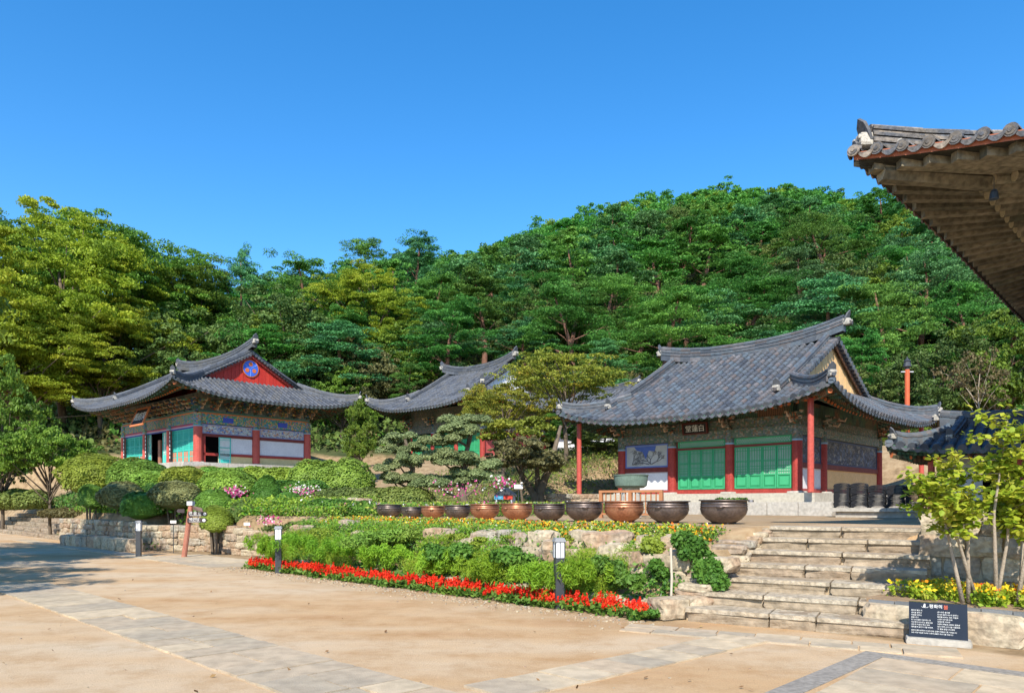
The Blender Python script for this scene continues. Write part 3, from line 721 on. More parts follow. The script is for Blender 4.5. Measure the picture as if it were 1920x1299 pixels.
    def ridge_run(s, name, pts, w, h, layers, endcap=(True, True), cap_r=.07):
        mb = MB(); n = len(pts); lh = h/layers
        for l in range(layers):
            ww = w*(1.0 if l % 2 == 0 else .86)*(1-.12*l/layers); z0 = l*lh-(.12 if l == 0 else 0); z1 = (l+1)*lh-(.010 if l % 2 else 0)
            for i in range(n-1):
                a, b = pts[i], pts[i+1]; d = (b-a); d.z = 0; d.normalize(); side = Vector((-d.y, d.x, 0))*ww/2
                V = [a-side+Vector((0, 0, z0)), b-side+Vector((0, 0, z0)), b+side+Vector((0, 0, z0)), a+side+Vector((0, 0, z0))]
                V += [v+Vector((0, 0, z1-z0)) for v in V]
                mb.add(V, [(4, 5, 6, 7), (0, 1, 5, 4), (1, 2, 6, 5), (2, 3, 7, 6), (3, 0, 4, 7)], 0, random.random())
        top = [p+Vector((0, 0, h)) for p in pts]
        for i in range(n-1): mb.tube([top[i], top[i+1]], [cap_r*1.05, cap_r*.95], 8, 0)
        o = mb.build(name, [s.tile], s.root)
        return o
    def ornament(s, p, ang, k=1.0, name='ridge_end_tile', dark=False):
        """upright end tile with plaster block under it"""
        mb = MB(); W_ = .26*k
        k *= .72
        W_ = .26*k; prof = [(-W_*.55, 0), (W_*.55, 0), (W_*.62, .16*k), (W_*.5, .32*k), (0, .44*k), (-W_*.5, .32*k), (-W_*.62, .16*k)]
        c, sn = math.cos(ang), math.sin(ang)
        V = []
        for dx, sc in ((.0, 1.0), (.05*k, .96)):
            for (y, z) in prof: lx = dx+z*.38; V.append((p[0]+lx*c-y*sc*sn, p[1]+lx*sn+y*sc*c, p[2]+z*sc))
        n = len(prof)
        mb.add(V, [tuple(range(n-1, -1, -1)), tuple(range(n, 2*n))]+[(i, (i+1) % n, n+(i+1) % n, n+i) for i in range(n)], 0, .3)
        mb.stone((p[0]+.07*k*c, p[1]+.07*k*sn, p[2]+.02*k), (.3*k, .26*k, .24*k), ang, .05, 1, .5, 2)
        mb.tube([(p[0]+.16*k*c, p[1]+.16*k*sn, p[2]-.03*k), (p[0]+.28*k*c, p[1]+.28*k*sn, p[2]-.05*k)], .075*k, 10, 0)
        for sg in (-1, 1):
            q = (p[0]+.22*k*c-sg*.09*k*sn, p[1]+.22*k*sn+sg*.09*k*c, p[2]+.06*k); mb.stone(q, (.07*k,)*3, ang, .02, 1, .9, 1)
        mb.build(name, [s.tile, PLASTER], s.root)
    def ridges(s, w=.30, h=.42, layers=6, k=1.0):
        xs0, xs1 = s.gx0-s.ro*.4, s.gx1+s.ro*.4; n = 16; pts = []
        for i in range(n+1):
            f = i/n; x = xs0+(xs1-xs0)*f; pts.append(Vector((x, s.D/2, s.zr-.02+s.ru*abs(2*f-1)**2.4)))
        s.ridge_run('main_ridge', pts, w, h, layers)
        s.ornament(pts[-1]+Vector((0, 0, h*.45)), 0, k*1.25); s.ornament(pts[0]+Vector((0, 0, h*.45)), math.pi, k*1.25)
        for sx, gx in ((1, s.gx1), (-1, s.gx0)):
            for sy in (-1, 1):
                x = gx-sx*.38; P = []
                y1 = (-s.o+s.G*.62) if sy < 0 else (s.D+s.o-s.G*.62)
                m = 10
                for i in range(m+1):
                    f = i/m; y = s.D/2+(y1-s.D/2)*f; q = s.zt(min(max(x, s.gx0), s.gx1), y)
                    P.append(Vector((x+sx*.12*f, y, q+.03)))
                s.ridge_run('descending_ridge', P, w*.85, h*.62, max(3, layers-2))
                s.ornament(P[-1]+Vector((0, 0, h*.25)), math.pi/2*sy, k)
                # hip ridge
                P = []
                for i in range(m+1):
                    f = i/m; d = s.G*(1-f)*1.0+.10; X = (s.W+s.o-d) if sx > 0 else (-s.o+d); Y = (-s.o+d) if sy < 0 else (s.D+s.o-d)
                    P.append(s.warp(Vector((X, Y, s.zt(X, Y, True)+.03+.10*f**3*(0 if s.near else 1)))))
                s.ridge_run('hip_ridge', P, w*.85, h*.62, max(3, layers-2))
                s.ornament(P[-1]+Vector((0, 0, h*.25)), math.atan2(sy, sx), k)
    def gable(s, sx, mat, style='red'):
        gx = s.gx1 if sx > 0 else s.gx0; x = gx-sx*.26; mb = MB(); n = 14
        zb = s.h(s.G)-.10+s.sx
        ys = [y for y in np.linspace(-s.o+s.G*.9, s.D+s.o-s.G*.9, 2*n+1)]
        tops = [max(zb, s.h(min(y+s.o, s.D+s.o-y))-.02) for y in ys]
        for i in range(len(ys)-1):   # vertical boards
            a, b = ys[i]+.006, ys[i+1]-.006
            xo = sx*(.012 if i % 2 else 0)
            V = [(x+xo, a, zb), (x+xo, b, zb), (x+xo, b, tops[i+1]), (x+xo, a, tops[i])]
            mb.add(V+[(v[0]-sx*.06, v[1], v[2]) for v in V], [(0, 1, 2, 3), (7, 6, 5, 4), (0, 4, 5, 1), (3, 2, 6, 7), (1, 5, 6, 2), (0, 3, 7, 4)], 0)
        g = mb.build('gable_panel', [mat], s.root)
        # white sill line
        mb = MB(); mb.box(x-.03, x+.12*sx if sx > 0 else x+.03, ys[0]+.1, ys[-1]-.1, zb+.02, zb+.10) if sx > 0 else mb.box(x-.12, x+.03, ys[0]+.1, ys[-1]-.1, zb+.02, zb+.10)
        mb.build('plaster_line', [PLASTER], s.root)
        # verge: bargeboards + short verge tiles with discs
        mb = MB(); vt = MB(); L = Vector((sx, 0, 0))
        for sgn in (-1, 1):
            prev = None; m = int(s.R/s.sp*1.02)
            for i in range(m+1):
                f = i/m; y = s.D/2+sgn*(s.D/2+s.o-s.G*.75)*f; z = s.h(min(y+s.o, s.D+s.o-y))
                p = Vector((gx-sx*.1, y, z))
                if prev is not None:
                    V = [prev+Vector((0, 0, -.02)), p+Vector((0, 0, -.02)), p+Vector((0, 0, -.22)), prev+Vector((0, 0, -.22))]
                    mb.add(V+[v-L*.05 for v in V], [(0, 1, 2, 3), (7, 6, 5, 4), (0, 4, 5, 1), (3, 2, 6, 7), (1, 5, 6, 2), (0, 3, 7, 4)], 0)
                    # verge underside
                    V = [prev-L*.0+Vector((0, 0, -.04)), p-L*.0+Vector((0, 0, -.04)), p-L*.36+Vector((0, 0, -.04)), prev-L*.36+Vector((0, 0, -.04))]
                    mb.add(V, [(0, 1, 2, 3)], 1)
                prev = p
                q0 = Vector((gx-sx*.32, y, z+.05)); q1 = Vector((gx+sx*.07, y, z+.02))
                vt.tube([q0, q1], [s.tr*.95, s.tr*1.1], 9, 0)
        mb.build('bargeboard', [REDW if style == 'red' else pm('brown_bargeboard', [(.13, .06, .035), (.22, .11, .06)], .7, 4, attr=0, stain=.3), SOFF], s.root)
        vt.build('verge_tiles', [s.tile], s.root)
        return x
    def eaves(s, faces='FRLB', rmat=RAFT, endmat=ORANGE, rr=.06, sp=.34, zwall=None, flying=True):
        """round rafters with painted ends, square flying rafters above them"""
        mats = [rmat, endmat]
        for face in faces:
            lo, hi = (-s.o, s.W+s.o) if face in 'FB' else (-s.o, s.D+s.o); Ln = s.W if face in 'FB' else s.D
            n = int((hi-lo)/sp)
            for k in range(n+1):
                a = lo+(hi-lo)*(k+.5)/(n+1)
                mrg = s.o*.9
                ar = min(max(a, .05+.0), Ln-.05)
                if a < mrg: ar = mrg-(mrg-a)*.42
                if a > Ln-mrg: ar = Ln-mrg+(a-(Ln-mrg))*.42
                ar = min(max(ar, .12), Ln-.12)
                def on(aa, d, dz):
                    p = s.pt(face, aa, d); p.z += dz; return p
                ae = a+(ar-a)*.33
                p_in = on(ar, s.o+.15, -.34); p_out = on(ae, min(s.o*.34, 9), -.28)
                mb = MB(); mb.tube([p_in, p_out], [rr*1.05, rr*.95], 8, 0, True, None, 1)
                if flying:
                    # flying rafter: square bar to the fascia
                    q0 = on(a+(ar-a)*.5, s.o*.55, -.235); q1 = on(a, .10, -.165)
                    d = (q1-q0).normalized(); l_ = d.cross(Vector((0, 0, 1))).normalized()*rr*.8; u = Vector((0, 0, rr*.8))
                    V = [q0-l_-u, q0+l_-u, q0+l_+u, q0-l_+u, q1-l_-u, q1+l_-u, q1+l_+u, q1-l_+u]
                    mb.add(V, [(0, 1, 2, 3), (0, 4, 5, 1), (1, 5, 6, 2), (2, 6, 7, 3), (3, 7, 4, 0)], 0); mb.add(V[4:], [(3, 2, 1, 0)], 0)
                mb.build('rafter', mats, s.root)
        # board strips along rafter ends
        mb = MB()
        for face in faces:
            lo, hi = (-s.o, s.W+s.o) if face in 'FB' else (-s.o, s.D+s.o); m = 24; c0 = s.o*.36; prev = None
            for i in range(m+1):
                a = lo+c0+(hi-lo-2*c0)*i/m; p = s.pt(face, a, c0); p.z -= .225
                if prev is not None:
                    ww = Vector((0, .05, 0)) if face in 'FB' else Vector((.05, 0, 0))
                    V = [prev-ww, p-ww, p+ww, prev+ww]; V2 = [v+Vector((0, 0, .06)) for v in V]
                    mb.add(V+V2, [(0, 3, 2, 1), (4, 5, 6, 7), (0, 1, 5, 4), (2, 3, 7, 6)], 0)
                prev = p
        mb.build('eave_batten', [rmat], s.root)
        # corner beams
        for sx in (0, 1):
            for sy in (0, 1):
                mb = MB(); X0 = (s.W-.1) if sx else .1; Y0 = (s.D-.1) if sy else .1
                X1 = s.W+s.o*.93 if sx else -s.o*.93; Y1 = s.D+s.o*.93 if sy else -s.o*.93
                mid = Vector(((X0+X1)/2, (Y0+Y1)/2, 0)); mid.z = s.zt(mid.x, mid.y, True)-.36
                a = Vector((X0, Y0, s.h(s.o)-.42)); b = s.warp(Vector((X1, Y1, s.zt(X1, Y1, True)-.24)))
                mb.tube([a, mid, b], [rr*1.9, rr*1.8, rr*1.5], 6, 0, True, None, 1); mb.build('corner_beam', mats, s.root)
    # facade helpers -------------------------------------------------
    def fb(s, mb, face, a0, a1, n0, n1, z0, z1, m=0, r=None):
        """box: a along the wall, n outwards"""
        if face == 'F': mb.box(a0, a1, -n1, -n0, z0, z1, m, r)
        elif face == 'B': mb.box(a0, a1, s.D+n0, s.D+n1, z0, z1, m, r)
        elif face == 'R': mb.box(s.W+n0, s.W+n1, a0, a1, z0, z1, m, r)
        else: mb.box(-n1, -n0, a0, a1, z0, z1, m, r)
    def fp(s, face, a, n): return {'F': (a, -n), 'B': (a, s.D+n), 'R': (s.W+n, a), 'L': (-n, a)}[face]
    def core(s, zt, inset=.35, mat=DARK):
        mb = MB(); i = inset; W, D = s.W, s.D
        mb.box(i, W-i, i, D-i, -.3, zt); mb.build('interior', [mat], s.root)
    def column(s, face, a, zb, zt, r=.17, collar=.45, mat=REDW, n=0.0, cmat=DANC):
        mb = MB(); x, y = s.fp(face, a, n)
        mb.tube([(x, y, zb), (x, y, zt-collar)], [r*1.04, r], 14, 0); mb.tube([(x, y, zt-collar), (x, y, zt)], [r*1.01, r*1.01], 14, 1)
        mb.tube([(x, y, zt-collar-.04), (x, y, zt-collar+.02)], [r*1.05]*2, 14, 2)
        o = mb.build('column', [mat, cmat, flat('pale_blue_band', (.25, .42, .55))], s.root, smooth=False)
        b = MB(); b.stone((x, y, zb-.04), (.55, .55, .2), 0, .04, 0, None, 2); b.build('column_base', [GRANITE], s.root)
    def beam(s, face, z0, z1, mat, n=.06, a0=None, a1=None, name='lintel_beam', th=.14):
        mb = MB(); L = s.W if face in 'FB' else s.D
        s.fb(mb, face, (0 if a0 is None else a0), (L if a1 is None else a1), n-th, n, z0, z1); return mb.build(name, [mat], s.root)
    def panel(s, face, a0, a1, z0, z1, mat, n=.0, name='wall_panel', border=None, bw=.06, th=.1, child=None):
        mb = MB(); s.fb(mb, face, a0, a1, n-th, n, z0, z1, 0)
        if border:
            for (b0, b1, c0, c1) in ((a0, a1, z0, z0+bw), (a0, a1, z1-bw, z1), (a0, a0+bw, z0+bw, z1-bw), (a1-bw, a1, z0+bw, z1-bw)):
                s.fb(mb, face, b0, b1, n, n+.015, c0, c1, 1)
        return mb.build(name, [mat]+([border] if border else []), s.root)
    def door(s, face, a0, a1, z0, z1, n, frame, solid, paper, bars=7, low=.42, name='door_leaf', grid=False):
        """one leaf: frame, lattice above, panel below"""
        mb = MB(); w = .045
        s.fb(mb, face, a0+.01, a1-.01, n-.05, n-.02, z0, z1, 2)
        for (b0, b1, c0, c1) in ((a0+.01, a0+w+.01, z0, z1), (a1-w-.01, a1-.01, z0, z1), (a0+w, a1-w, z1-w, z1), (a0+w, a1-w, z0, z0+w), (a0+w, a1-w, z0+low, z0+low+w)):
            s.fb(mb, face, b0, b1, n-.03, n+.02, c0, c1, 0)
        s.fb(mb, face, a0+w, a1-w, n-.03, n-.004, z0+w, z0+low, 1)
        s.fb(mb, face, a0+w+.06, a1-w-.06, n-.03, n+.010, z0+w+.07, z0+low-.06, 0)
        for i in range(bars):
            x = a0+w+(a1-a0-2*w)*(i+1)/(bars+1); s.fb(mb, face, x-.010, x+.010, n-.03, n+.006, z0+low+w, z1-w, 0)
        zz = z0+low+w
        for f in ((.1, .2, .3, .48, .52, .9) if not grid else (.1, .2, .3, .4, .5, .6, .7, .8, .9)):
            z = zz+(z1-w-zz)*f; s.fb(mb, face, a0+w, a1-w, n-.03, n+.003, z-.01, z+.01, 0)
        mb.build(name, [frame, solid, paper], s.root)
    def bracket(s, face, a, z, tiers=3, k=1.0, mat=BRK, pale=None):
        mb = MB()
        for t in range(tiers):
            zz = z+t*.2*k; ln = (.45+.26*t)*k; w = .07*k
            s.fb(mb, face, a-w, a+w, -.1, ln, zz, zz+.11*k, 0)
            # hooked tip
            x0, y0 = s.fp(face, a, ln-.02); x1, y1 = s.fp(face, a, ln+.2*k); x2, y2 = s.fp(face, a, ln+.29*k)
            mb.tube([(x0, y0, zz+.05*k), (x1, y1, zz-.02*k), (x2, y2, zz+.12*k)], [.055*k, .045*k, .012*k], 6, 1)
            s.fb(mb, face, a-(.26+.1*t)*k, a+(.26+.1*t)*k, ln*.45-.05, ln*.45+.05, zz+.115*k, zz+.185*k, 0)
            for e in (-1, 1):
                c = a+e*(.2+.1*t)*k; s.fb(mb, face, c-.06*k, c+.06*k, ln*.45-.065, ln*.45+.065, zz+.185*k, zz+.235*k, 1)
        s.fb(mb, face, a-.13*k, a+.13*k, -.08, .15*k, z-.14*k, z-.01, 0)
        mb.build('bracket', [mat, pale or flat('pale_bracket_tip', (.55, .36, .24))], s.root)

# ================= Hall C : right hall =================
c = Hall('temple_hall', (9.65, 24.0), 7.2, 8.2, R(-44.5), 1.96, 4.60, 7.80, 1.85, 2.0, .68,
         'tile roofed hall with green lattice doors and cream gable behind the row of pots', a=.93, tile=TILEB, sp=.295, tr=.095, ridge_up=.42, ridge_over=.6, sx=.20, gl=.6)
c.roof(); c.ridges(.32, .46, 7, 1.15)
gx = c.gable(1, CREAM, 'brown'); c.gable(-1, CREAM, 'brown')
c.eaves()
ZT = 2.28
c.core(2.6)
for f, L in (('F', c.W), ('R', c.D), ('L', c.D), ('B', c.W)):
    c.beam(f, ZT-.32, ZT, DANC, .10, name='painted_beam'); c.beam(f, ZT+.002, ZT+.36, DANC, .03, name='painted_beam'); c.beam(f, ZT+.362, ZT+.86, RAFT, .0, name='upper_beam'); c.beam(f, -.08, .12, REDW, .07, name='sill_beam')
cols = [0, 2.35, 4.75, 7.2]
for a in cols: c.column('F', a, -.02, ZT, .17, .5)
for a in (2.2, 8.2): c.column('R', a, -.02, ZT, .16, .5)
for a in (4.1, 8.2): c.column('L', a, -.02, ZT, .16, .5)
for a in cols:
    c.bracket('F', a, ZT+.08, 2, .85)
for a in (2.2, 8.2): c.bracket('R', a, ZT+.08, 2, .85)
# left bay: mural over white wall
SNOW = pm('snow_tree_mural', [(.36, .36, .34), (.54, .53, .50)], .9, 2.5, 6, attr=0)
BLUEB = flat('blue_mural_border', (.16, .22, .52))
c.panel('F', .17, 2.18, 1.02, ZT-.34, SNOW, .0, 'mural_panel', BLUEB)
mb = MB()
rt = random.Random(3)
def branch(mb, p, ang, ln, r, lv):   # bare painted tree, thin relief of dark branches
    q = (p[0]+math.cos(ang)*ln, p[1]+math.sin(ang)*ln*.8)
    if not (.28 < q[0] < 2.08 and 1.12 < q[1] < ZT-.5): return
    mb.tube([(p[0], -.008, p[1]), (q[0], -.008, q[1])], [r, r*.6], 4, 0, False)
    if lv > 0:
        for _ in range(3): branch(mb, q, ang+rt.uniform(-1.0, 1.0), ln*rt.uniform(.6, .9), r*.6, lv-1)
for (px, a0) in ((1.35, 1.5), (1.42, .5), (1.4, 2.4), (.5, 1.3), (.55, .6), (1.3, 2.9)): branch(mb, (px, 1.16), a0, .24, .022, 4)
mb.build('painted_branches', [flat('ink_grey', (.16, .16, .17))], c.root)
mb = MB(); mb.prism([(.85, ZT-.41), (1.62, ZT-.41), (1.55, ZT-.62), (1.28, ZT-.58), (1.15, ZT-.92), (1.0, ZT-.62), (.72, ZT-.55), (.6, ZT-.41)], 'y', -.012, -.004); mb.build('painted_sky', [flat('mural_blue', (.09, .15, .45))], c.root)
c.beam('F', .84, 1.02, DKRED, .06, .17, 2.18, 'rail_beam')
c.panel('F', .17, 2.18, .12, .84, WHITEP, .0, 'white_wall', flat('pale_lilac_trim', (.42, .38, .44)), .04)
for b0, b1 in ((2.62, 4.58), (4.94, 7.02)):
    z1 = 1.62
    c.panel('F', b0-.1, b1+.06, .12, ZT-.3, DKRED, -.02, 'door_frame')
    c.beam('F', z1, z1+.09, DKRED, .04, b0-.08, b1+.06, 'rail_beam')
    # transom lattice
    mb = MB(); c.fb(mb, 'F', b0, b1, -.03, -.01, z1+.09, ZT-.33, 1)
    for (x0, x1_, q0, q1) in ((b0, b1, z1+.09, z1+.13), (b0, b1, ZT-.37, ZT-.33), (b0, b0+.05, z1+.09, ZT-.33), (b1-.05, b1, z1+.09, ZT-.33)): c.fb(mb, 'F', x0, x1_, -.02, .035, q0, q1, 0)
    nn = 22
    for i in range(nn):
        for sg in (0, 1):
            x = b0+.05+(b1-b0-.1)*i/nn; h0, h1 = z1+.13, ZT-.37; w = (b1-b0)/nn
            xa, xb = (x, x+w*1.4) if sg else (x+w*1.4, x)
            mb.add([(xa-.010, -.012, h0), (xa+.010, -.012, h0), (xb+.010, -.012, h1), (xb-.010, -.012, h1)], [(0, 1, 2, 3)], 0)
    mb.build('transom_lattice', [GREENF, PAPER], c.root)
    for i in range(4):
        w = (b1-b0)/4; c.door('F', b0+w*i, b0+w*(i+1), .14, z1, .02, GREENF, GREEND, PAPER, 6, .46)
# side wall
for b0, b1, mt in ((.17, 2.04, WHITEP), (2.36, 8.04, CREAM)):
    c.panel('R', b0, b1, 1.02, ZT-.34, MURALD, .0, 'mural_panel', flat('dark_mural_border', (.05, .07, .14)))
    c.beam('R', .84, 1.02, DKRED, .06, b0, b1, 'rail_beam'); c.panel('R', b0, b1, .12, .84, mt, .0, 'side_wall')
c.panel('L', .17, 8.0, .12, ZT-.34, WHITEP, 0, 'side_wall'); c.panel('B', .17, 7.0, .12, ZT-.34, WHITEP, 0, 'back_wall')
# eave poles (on the terrace)
for (lx, ly) in ((-1.25, -1.25), (c.W+.95, -1.25), (c.W+1.3, c.D+1.3)):
    mb = MB(); zt = c.zt(lx, ly, True)-.42
    mb.tube([(lx, ly, -.72 if lx < 0 or ly > 0 else -.02), (lx, ly, zt*.5), (lx, ly, zt)], [.105, .10, .095], 12); mb.build('eave_pole', [POLE], c.root)
# plinth
mb = MB()
def block_row(mb, face, H, a0, a1, n, z0, z1, dep=.5):
    a = a0
    while a < a1:
        w = min(random.uniform(.9, 1.6), a1-a); x, y = H.fp(face, a+w/2, n-dep/2)
        mb.stone((x, y, (z0+z1)/2), ((w*.99) if face in 'FB' else dep, dep if face in 'FB' else w*.99, z1-z0), 0, .012, 0, None, 3, .1); a += w
block_row(mb, 'F', c, -.4, 9.2, 2.3, -.76, -.34, .8); block_row(mb, 'R', c, -2.0, 10, 1.3, -.76, -.34, .8)
mb.build('stone_plinth', [GRANITE], c.root)
mb = MB(); mb.box(-.5, 8.3, -2.25, 9.2, -.9, -.36); mb.box(-.55, 8.15, -.95, 9.0, -.36, -.04); mb.build('porch_slab', [pm('pale_concrete', [(.42, .38, .31), (.52, .48, .40)], .85, 1.5, attr=0, stain=.2, bump=.2)], c.root)
# name board
def name_board(H, a, z, n, w, h, txt, tsize, frame, tilt, label, wing=False):
    r = Vector(H.fp('F', a, n)); rt_ = empty('name_board', (0, 0, 0), 0, label, 'name board')
    M = H.root.matrix_basis; p = M @ Vector((r.x, r.y, z)); rt_.location = p; rt_.rotation_euler = (R(90)+tilt, 0, H.root.rotation_euler[2])
    mb = MB(); mb.box(-w/2, w/2, -h/2, h/2, -.04, .0); mb.build('board', [flat('black_board', (.02, .018, .02))], rt_)
    mb = MB(); e = .07 if wing else .045
    fl = .05 if wing else .0
    for poly in ([(-w/2-e-fl, -h/2-e-fl), (w/2+e+fl, -h/2-e-fl), (w/2, -h/2), (-w/2, -h/2)], [(-w/2, h/2), (w/2, h/2), (w/2+e+fl, h/2+e+fl), (-w/2-e-fl, h/2+e+fl)],
                 [(-w/2-e-fl, -h/2-e-fl), (-w/2, -h/2), (-w/2, h/2), (-w/2-e-fl, h/2+e+fl)], [(w/2, -h/2), (w/2+e+fl, -h/2-e-fl), (w/2+e+fl, h/2+e+fl), (w/2, h/2)]):
        mb.prism(poly, 'z', -.05, .035)
    mb.build('frame', [frame], rt_)
    o = inst('lettering', text_mesh(txt, tsize, LETTER), rt_, (0, -.01, .004)); return rt_
bpy.context.view_layer.update()
name_board(c, 3.45, ZT+.12, .22, .95, .34, '堂蓮白', .27, flat('dark_red_frame', (.12, .02, .015)), R(8), 'small dark name board with white characters above the green lattice doors')
def shoe_pair(H, x, y, z, n):
    for i in range(n):
        for j in (-1, 1):
            mb = MB(); mb.stone((0, 0, .035), (.26, .10, .07), 0, .05, 0, None, 2); mb.stone((-.07, 0, .06), (.12, .09, .06), 0, .05, 0, None, 1)
            p = H.root.matrix_basis @ Vector((x+i*.32+random.uniform(-.05, .05), y+j*.08+random.uniform(-.08, .08), z))
            o = mb.build('shoe', [flat('black_shoe', (.03, .03, .035)) if (i+j) % 3 else flat('grey_shoe', (.22, .22, .25))]); o.location = p; o.rotation_euler = (0, 0, random.uniform(0, 6))
            tag(o, 'dark shoe left on the porch slab before the green doors', 'shoe', 'shoes on the porch of the right hall')
shoe_pair(c, 4.9, -1.35, -.36, 5)

# ================= Hall A : left hall =================
a_ = Hall('temple_hall', (-18.6, 42.0), 11.4, 7.3, R(-42), 4.0, 7.62, 11.0, 2.5, 2.85, .80,
          'brightly painted hall with red gable and blue three dot emblem on the left', a=.93, tile=TILE, sp=.30, tr=.085, tl=.4, ridge_up=.55, ridge_over=.5)
a_.roof(); a_.ridges(.36, .5, 6, 1.3)
gx = a_.gable(1, REDG); a_.gable(-1, REDG)
# emblem
em = MB(); X = gx+.06; Yc, Zc = a_.D/2-.05, a_.h(a_.G)+.98
def disc_x(mb, x, y, z, r, th, m): 
    n = 28; P = [(x, y+math.cos(2*math.pi*j/n)*r, z+math.sin(2*math.pi*j/n)*r) for j in range(n)]
    mb.add(P+[(p[0]+th, p[1], p[2]) for p in P], [tuple(range(n, 2*n))]+[(j, (j+1) % n, n+(j+1) % n, n+j) for j in range(n)], m, .5)
disc_x(em, X-.03, Yc, Zc, .56, .04, 1); disc_x(em, X-.02, Yc, Zc, .50, .04, 0)
for ang in (90, 210, 330): disc_x(em, X-.01, Yc+math.cos(R(ang))*.27, Zc+math.sin(R(ang))*.27, .13, .045, 1)
for ang in (30, 150, 270):
    t = R(ang); q0 = (Yc+math.cos(t)*.05, Zc+math.sin(t)*.05); q1 = (Yc+math.cos(t)*.5, Zc+math.sin(t)*.5)
    em.tube([(X+.02, q0[0], q0[1]), (X+.02, q1[0], q1[1])], [.012, .02], 5, 2)
em.build('emblem', [BLUEP, ORANGE, flat('pale_blue_lines', (.2, .35, .75))], a_.root)
a_.eaves(rmat=RAFT, rr=.075, sp=.42)
ZP = 2.95
a_.core(3.3)
for f in 'FRLB':
    L = a_.W if f in 'FB' else a_.D
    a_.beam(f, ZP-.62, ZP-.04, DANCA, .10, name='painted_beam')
    a_.beam(f, ZP-.04, ZP+.02, ORANGE, .16, name='orange_plate'); a_.beam(f, ZP+.02, ZP+.12, GREENF if False else flat('dull_green_plate', (.06, .16, .12)), .2, name='plate_beam')
    a_.beam(f, ZP+.12, ZP+1.2, patmat('panel_between_brackets', [(.12, .17, .16), (.16, .18, .20), (.10, .13, .13), (.22, .22, .20)], (2, 2, 3), .7), .02, name='bracket_panel')
    k = 13 if f in 'FB' else 8
    if f in 'FR':
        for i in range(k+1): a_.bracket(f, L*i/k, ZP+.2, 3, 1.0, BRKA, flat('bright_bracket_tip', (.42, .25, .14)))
ca = [0, 3.8, 7.6, 11.4]
for a in ca: a_.column('F', a, -.02, ZP-.04, .25, .75, POLE, cmat=DANCA)
for a in (3.65, 7.3): a_.column('R', a, -.02, ZP-.04, .24, .72, POLE, cmat=DANCA)
for a in (7.3,): a_.column('L', a, -.02, ZP-.04, .24, .72, POLE, cmat=DANCA)
zl = ZP-.9
for i in range(3):
    b0, b1 = ca[i]+.26, ca[i+1]-.26
    a_.beam('F', ZP-.74, ZP-.64, flat('magenta_stripe', (.40, .04, .12)), .09, b0, b1, 'stripe_rail'); a_.beam('F', ZP-.80, ZP-.74, flat('pale_stripe', (.55, .42, .45)), .085, b0, b1, 'stripe_rail')
    a_.beam('F', ZP-.88, ZP-.80, flat('deep_blue_stripe', (.05, .07, .35)), .08, b0, b1, 'stripe_rail')
    n = 4; w = (b1-b0)/n
    for k in range(n):
        if i == 1:
            if k in (0, 3): a_.door('F', b0+w*k, b0+w*(k+.72 if k == 0 else k+1) if k == 0 else b0+w*(k+1), 0, zl, .05, TEALF, PALE, PALE, 1, .7)
            continue
        a_.door('F', b0+w*k, b0+w*(k+1), 0, zl, .03, TEALF, TEAL, TEAL, 5, .75, grid=False)
    if i == 1: a_.panel('F', b0+w*1.6, b0+w*2.05, 0, zl*.8, pm('brown_door_inside', [(.25, .10, .06), (.33, .15, .09)], .6, 3, attr=0), -.1, 'inner_post')
    if i != 1:
        for k in range(n):
            for q in range(2):
                for r_ in range(2):
                    mb = MB(); a_.fb(mb, 'F', b0+w*k+.12+q*(w-.2)/2, b0+w*k+.12+q*(w-.2)/2+(w-.34)/2, .04, .055, .08+r_*.33, .36+r_*.33)
                    mb.build('painted_motif', [flat('salmon_motif', (.55, .22, .13))], a_.root)
mb = MB()
for a in ca[:3]:
    for (q, z_) in ((a+.3, .3),): a_.fb(mb, 'F', q-.02, q+.24, .20, .23, .15, 2.1)
for a in ca[:3]: 
    for j in range(7):
        mb.add([(a+.3+.05, -.238, .35+j*.25), (a+.3+.18, -.238, .35+j*.25), (a+.3+.16, -.238, .5+j*.25), (a+.3+.07, -.238, .49+j*.25)], [(0, 1, 2, 3)], 1)
mb.build('calligraphy_strips', [flat('black_strip', (.02, .02, .02)), LETTER], a_.root)
# side
for j, (b0, b1) in enumerate(((.26, 3.40), (3.90, 7.05))):
    a_.panel('R', b0, b1, 1.72, ZP-.66, MURAL, .02, 'mural_panel', flat('lilac_blue_border', (.30, .31, .48)))
    a_.beam('R', 1.55, 1.72, DKRED, .09, b0, b1, 'rail_beam')
    a_.beam('R', .42, .58, REDW, .08, b0, b1, 'rail_beam')
    a_.panel('R', b0, b1, -.1, .42, BRICKY, .04, 'brick_base')
    if j == 1: a_.panel('R', b0, b1, .58, 1.55, WHITEP, .02, 'white_wall', flat('pale_lilac_trim', (.42, .38, .44)), .04)
    else:
        a_.panel('R', 1.95, b1, .58, 1.55, WHITEP, .02, 'white_wall')
        a_.panel('R', b0+.1, 1.2, -.05, 1.55, DARK, .045, 'doorway_shade'); a_.beam('R', -.1, 1.55, REDW, .08, b0, b0+.16, 'door_post')  # first panel is black, painting the shade inside the open door
        a_.door('R', 1.22, 1.98, -.1, 1.55, .10, TEALF, PALE, PALE, 0, .4)
for j in (0, 1):
    mb = MB(); y = (.26+3.40)/2 if j == 0 else (3.9+7.05)/2; a_.fb(mb, 'R', y-.35, y+.30, .1, .125, ZP-.5, ZP-.2); mb.build('blue_painted_square', [flat('ultramarine_square', (.05, .09, .50))], a_.root)
a_.panel('L', .25, 7.0, -.1, ZP-.6, WHITEP, 0, 'side_wall'); a_.panel('B', .25, 11.2, -.1, ZP-.6, WHITEP, 0, 'back_wall')
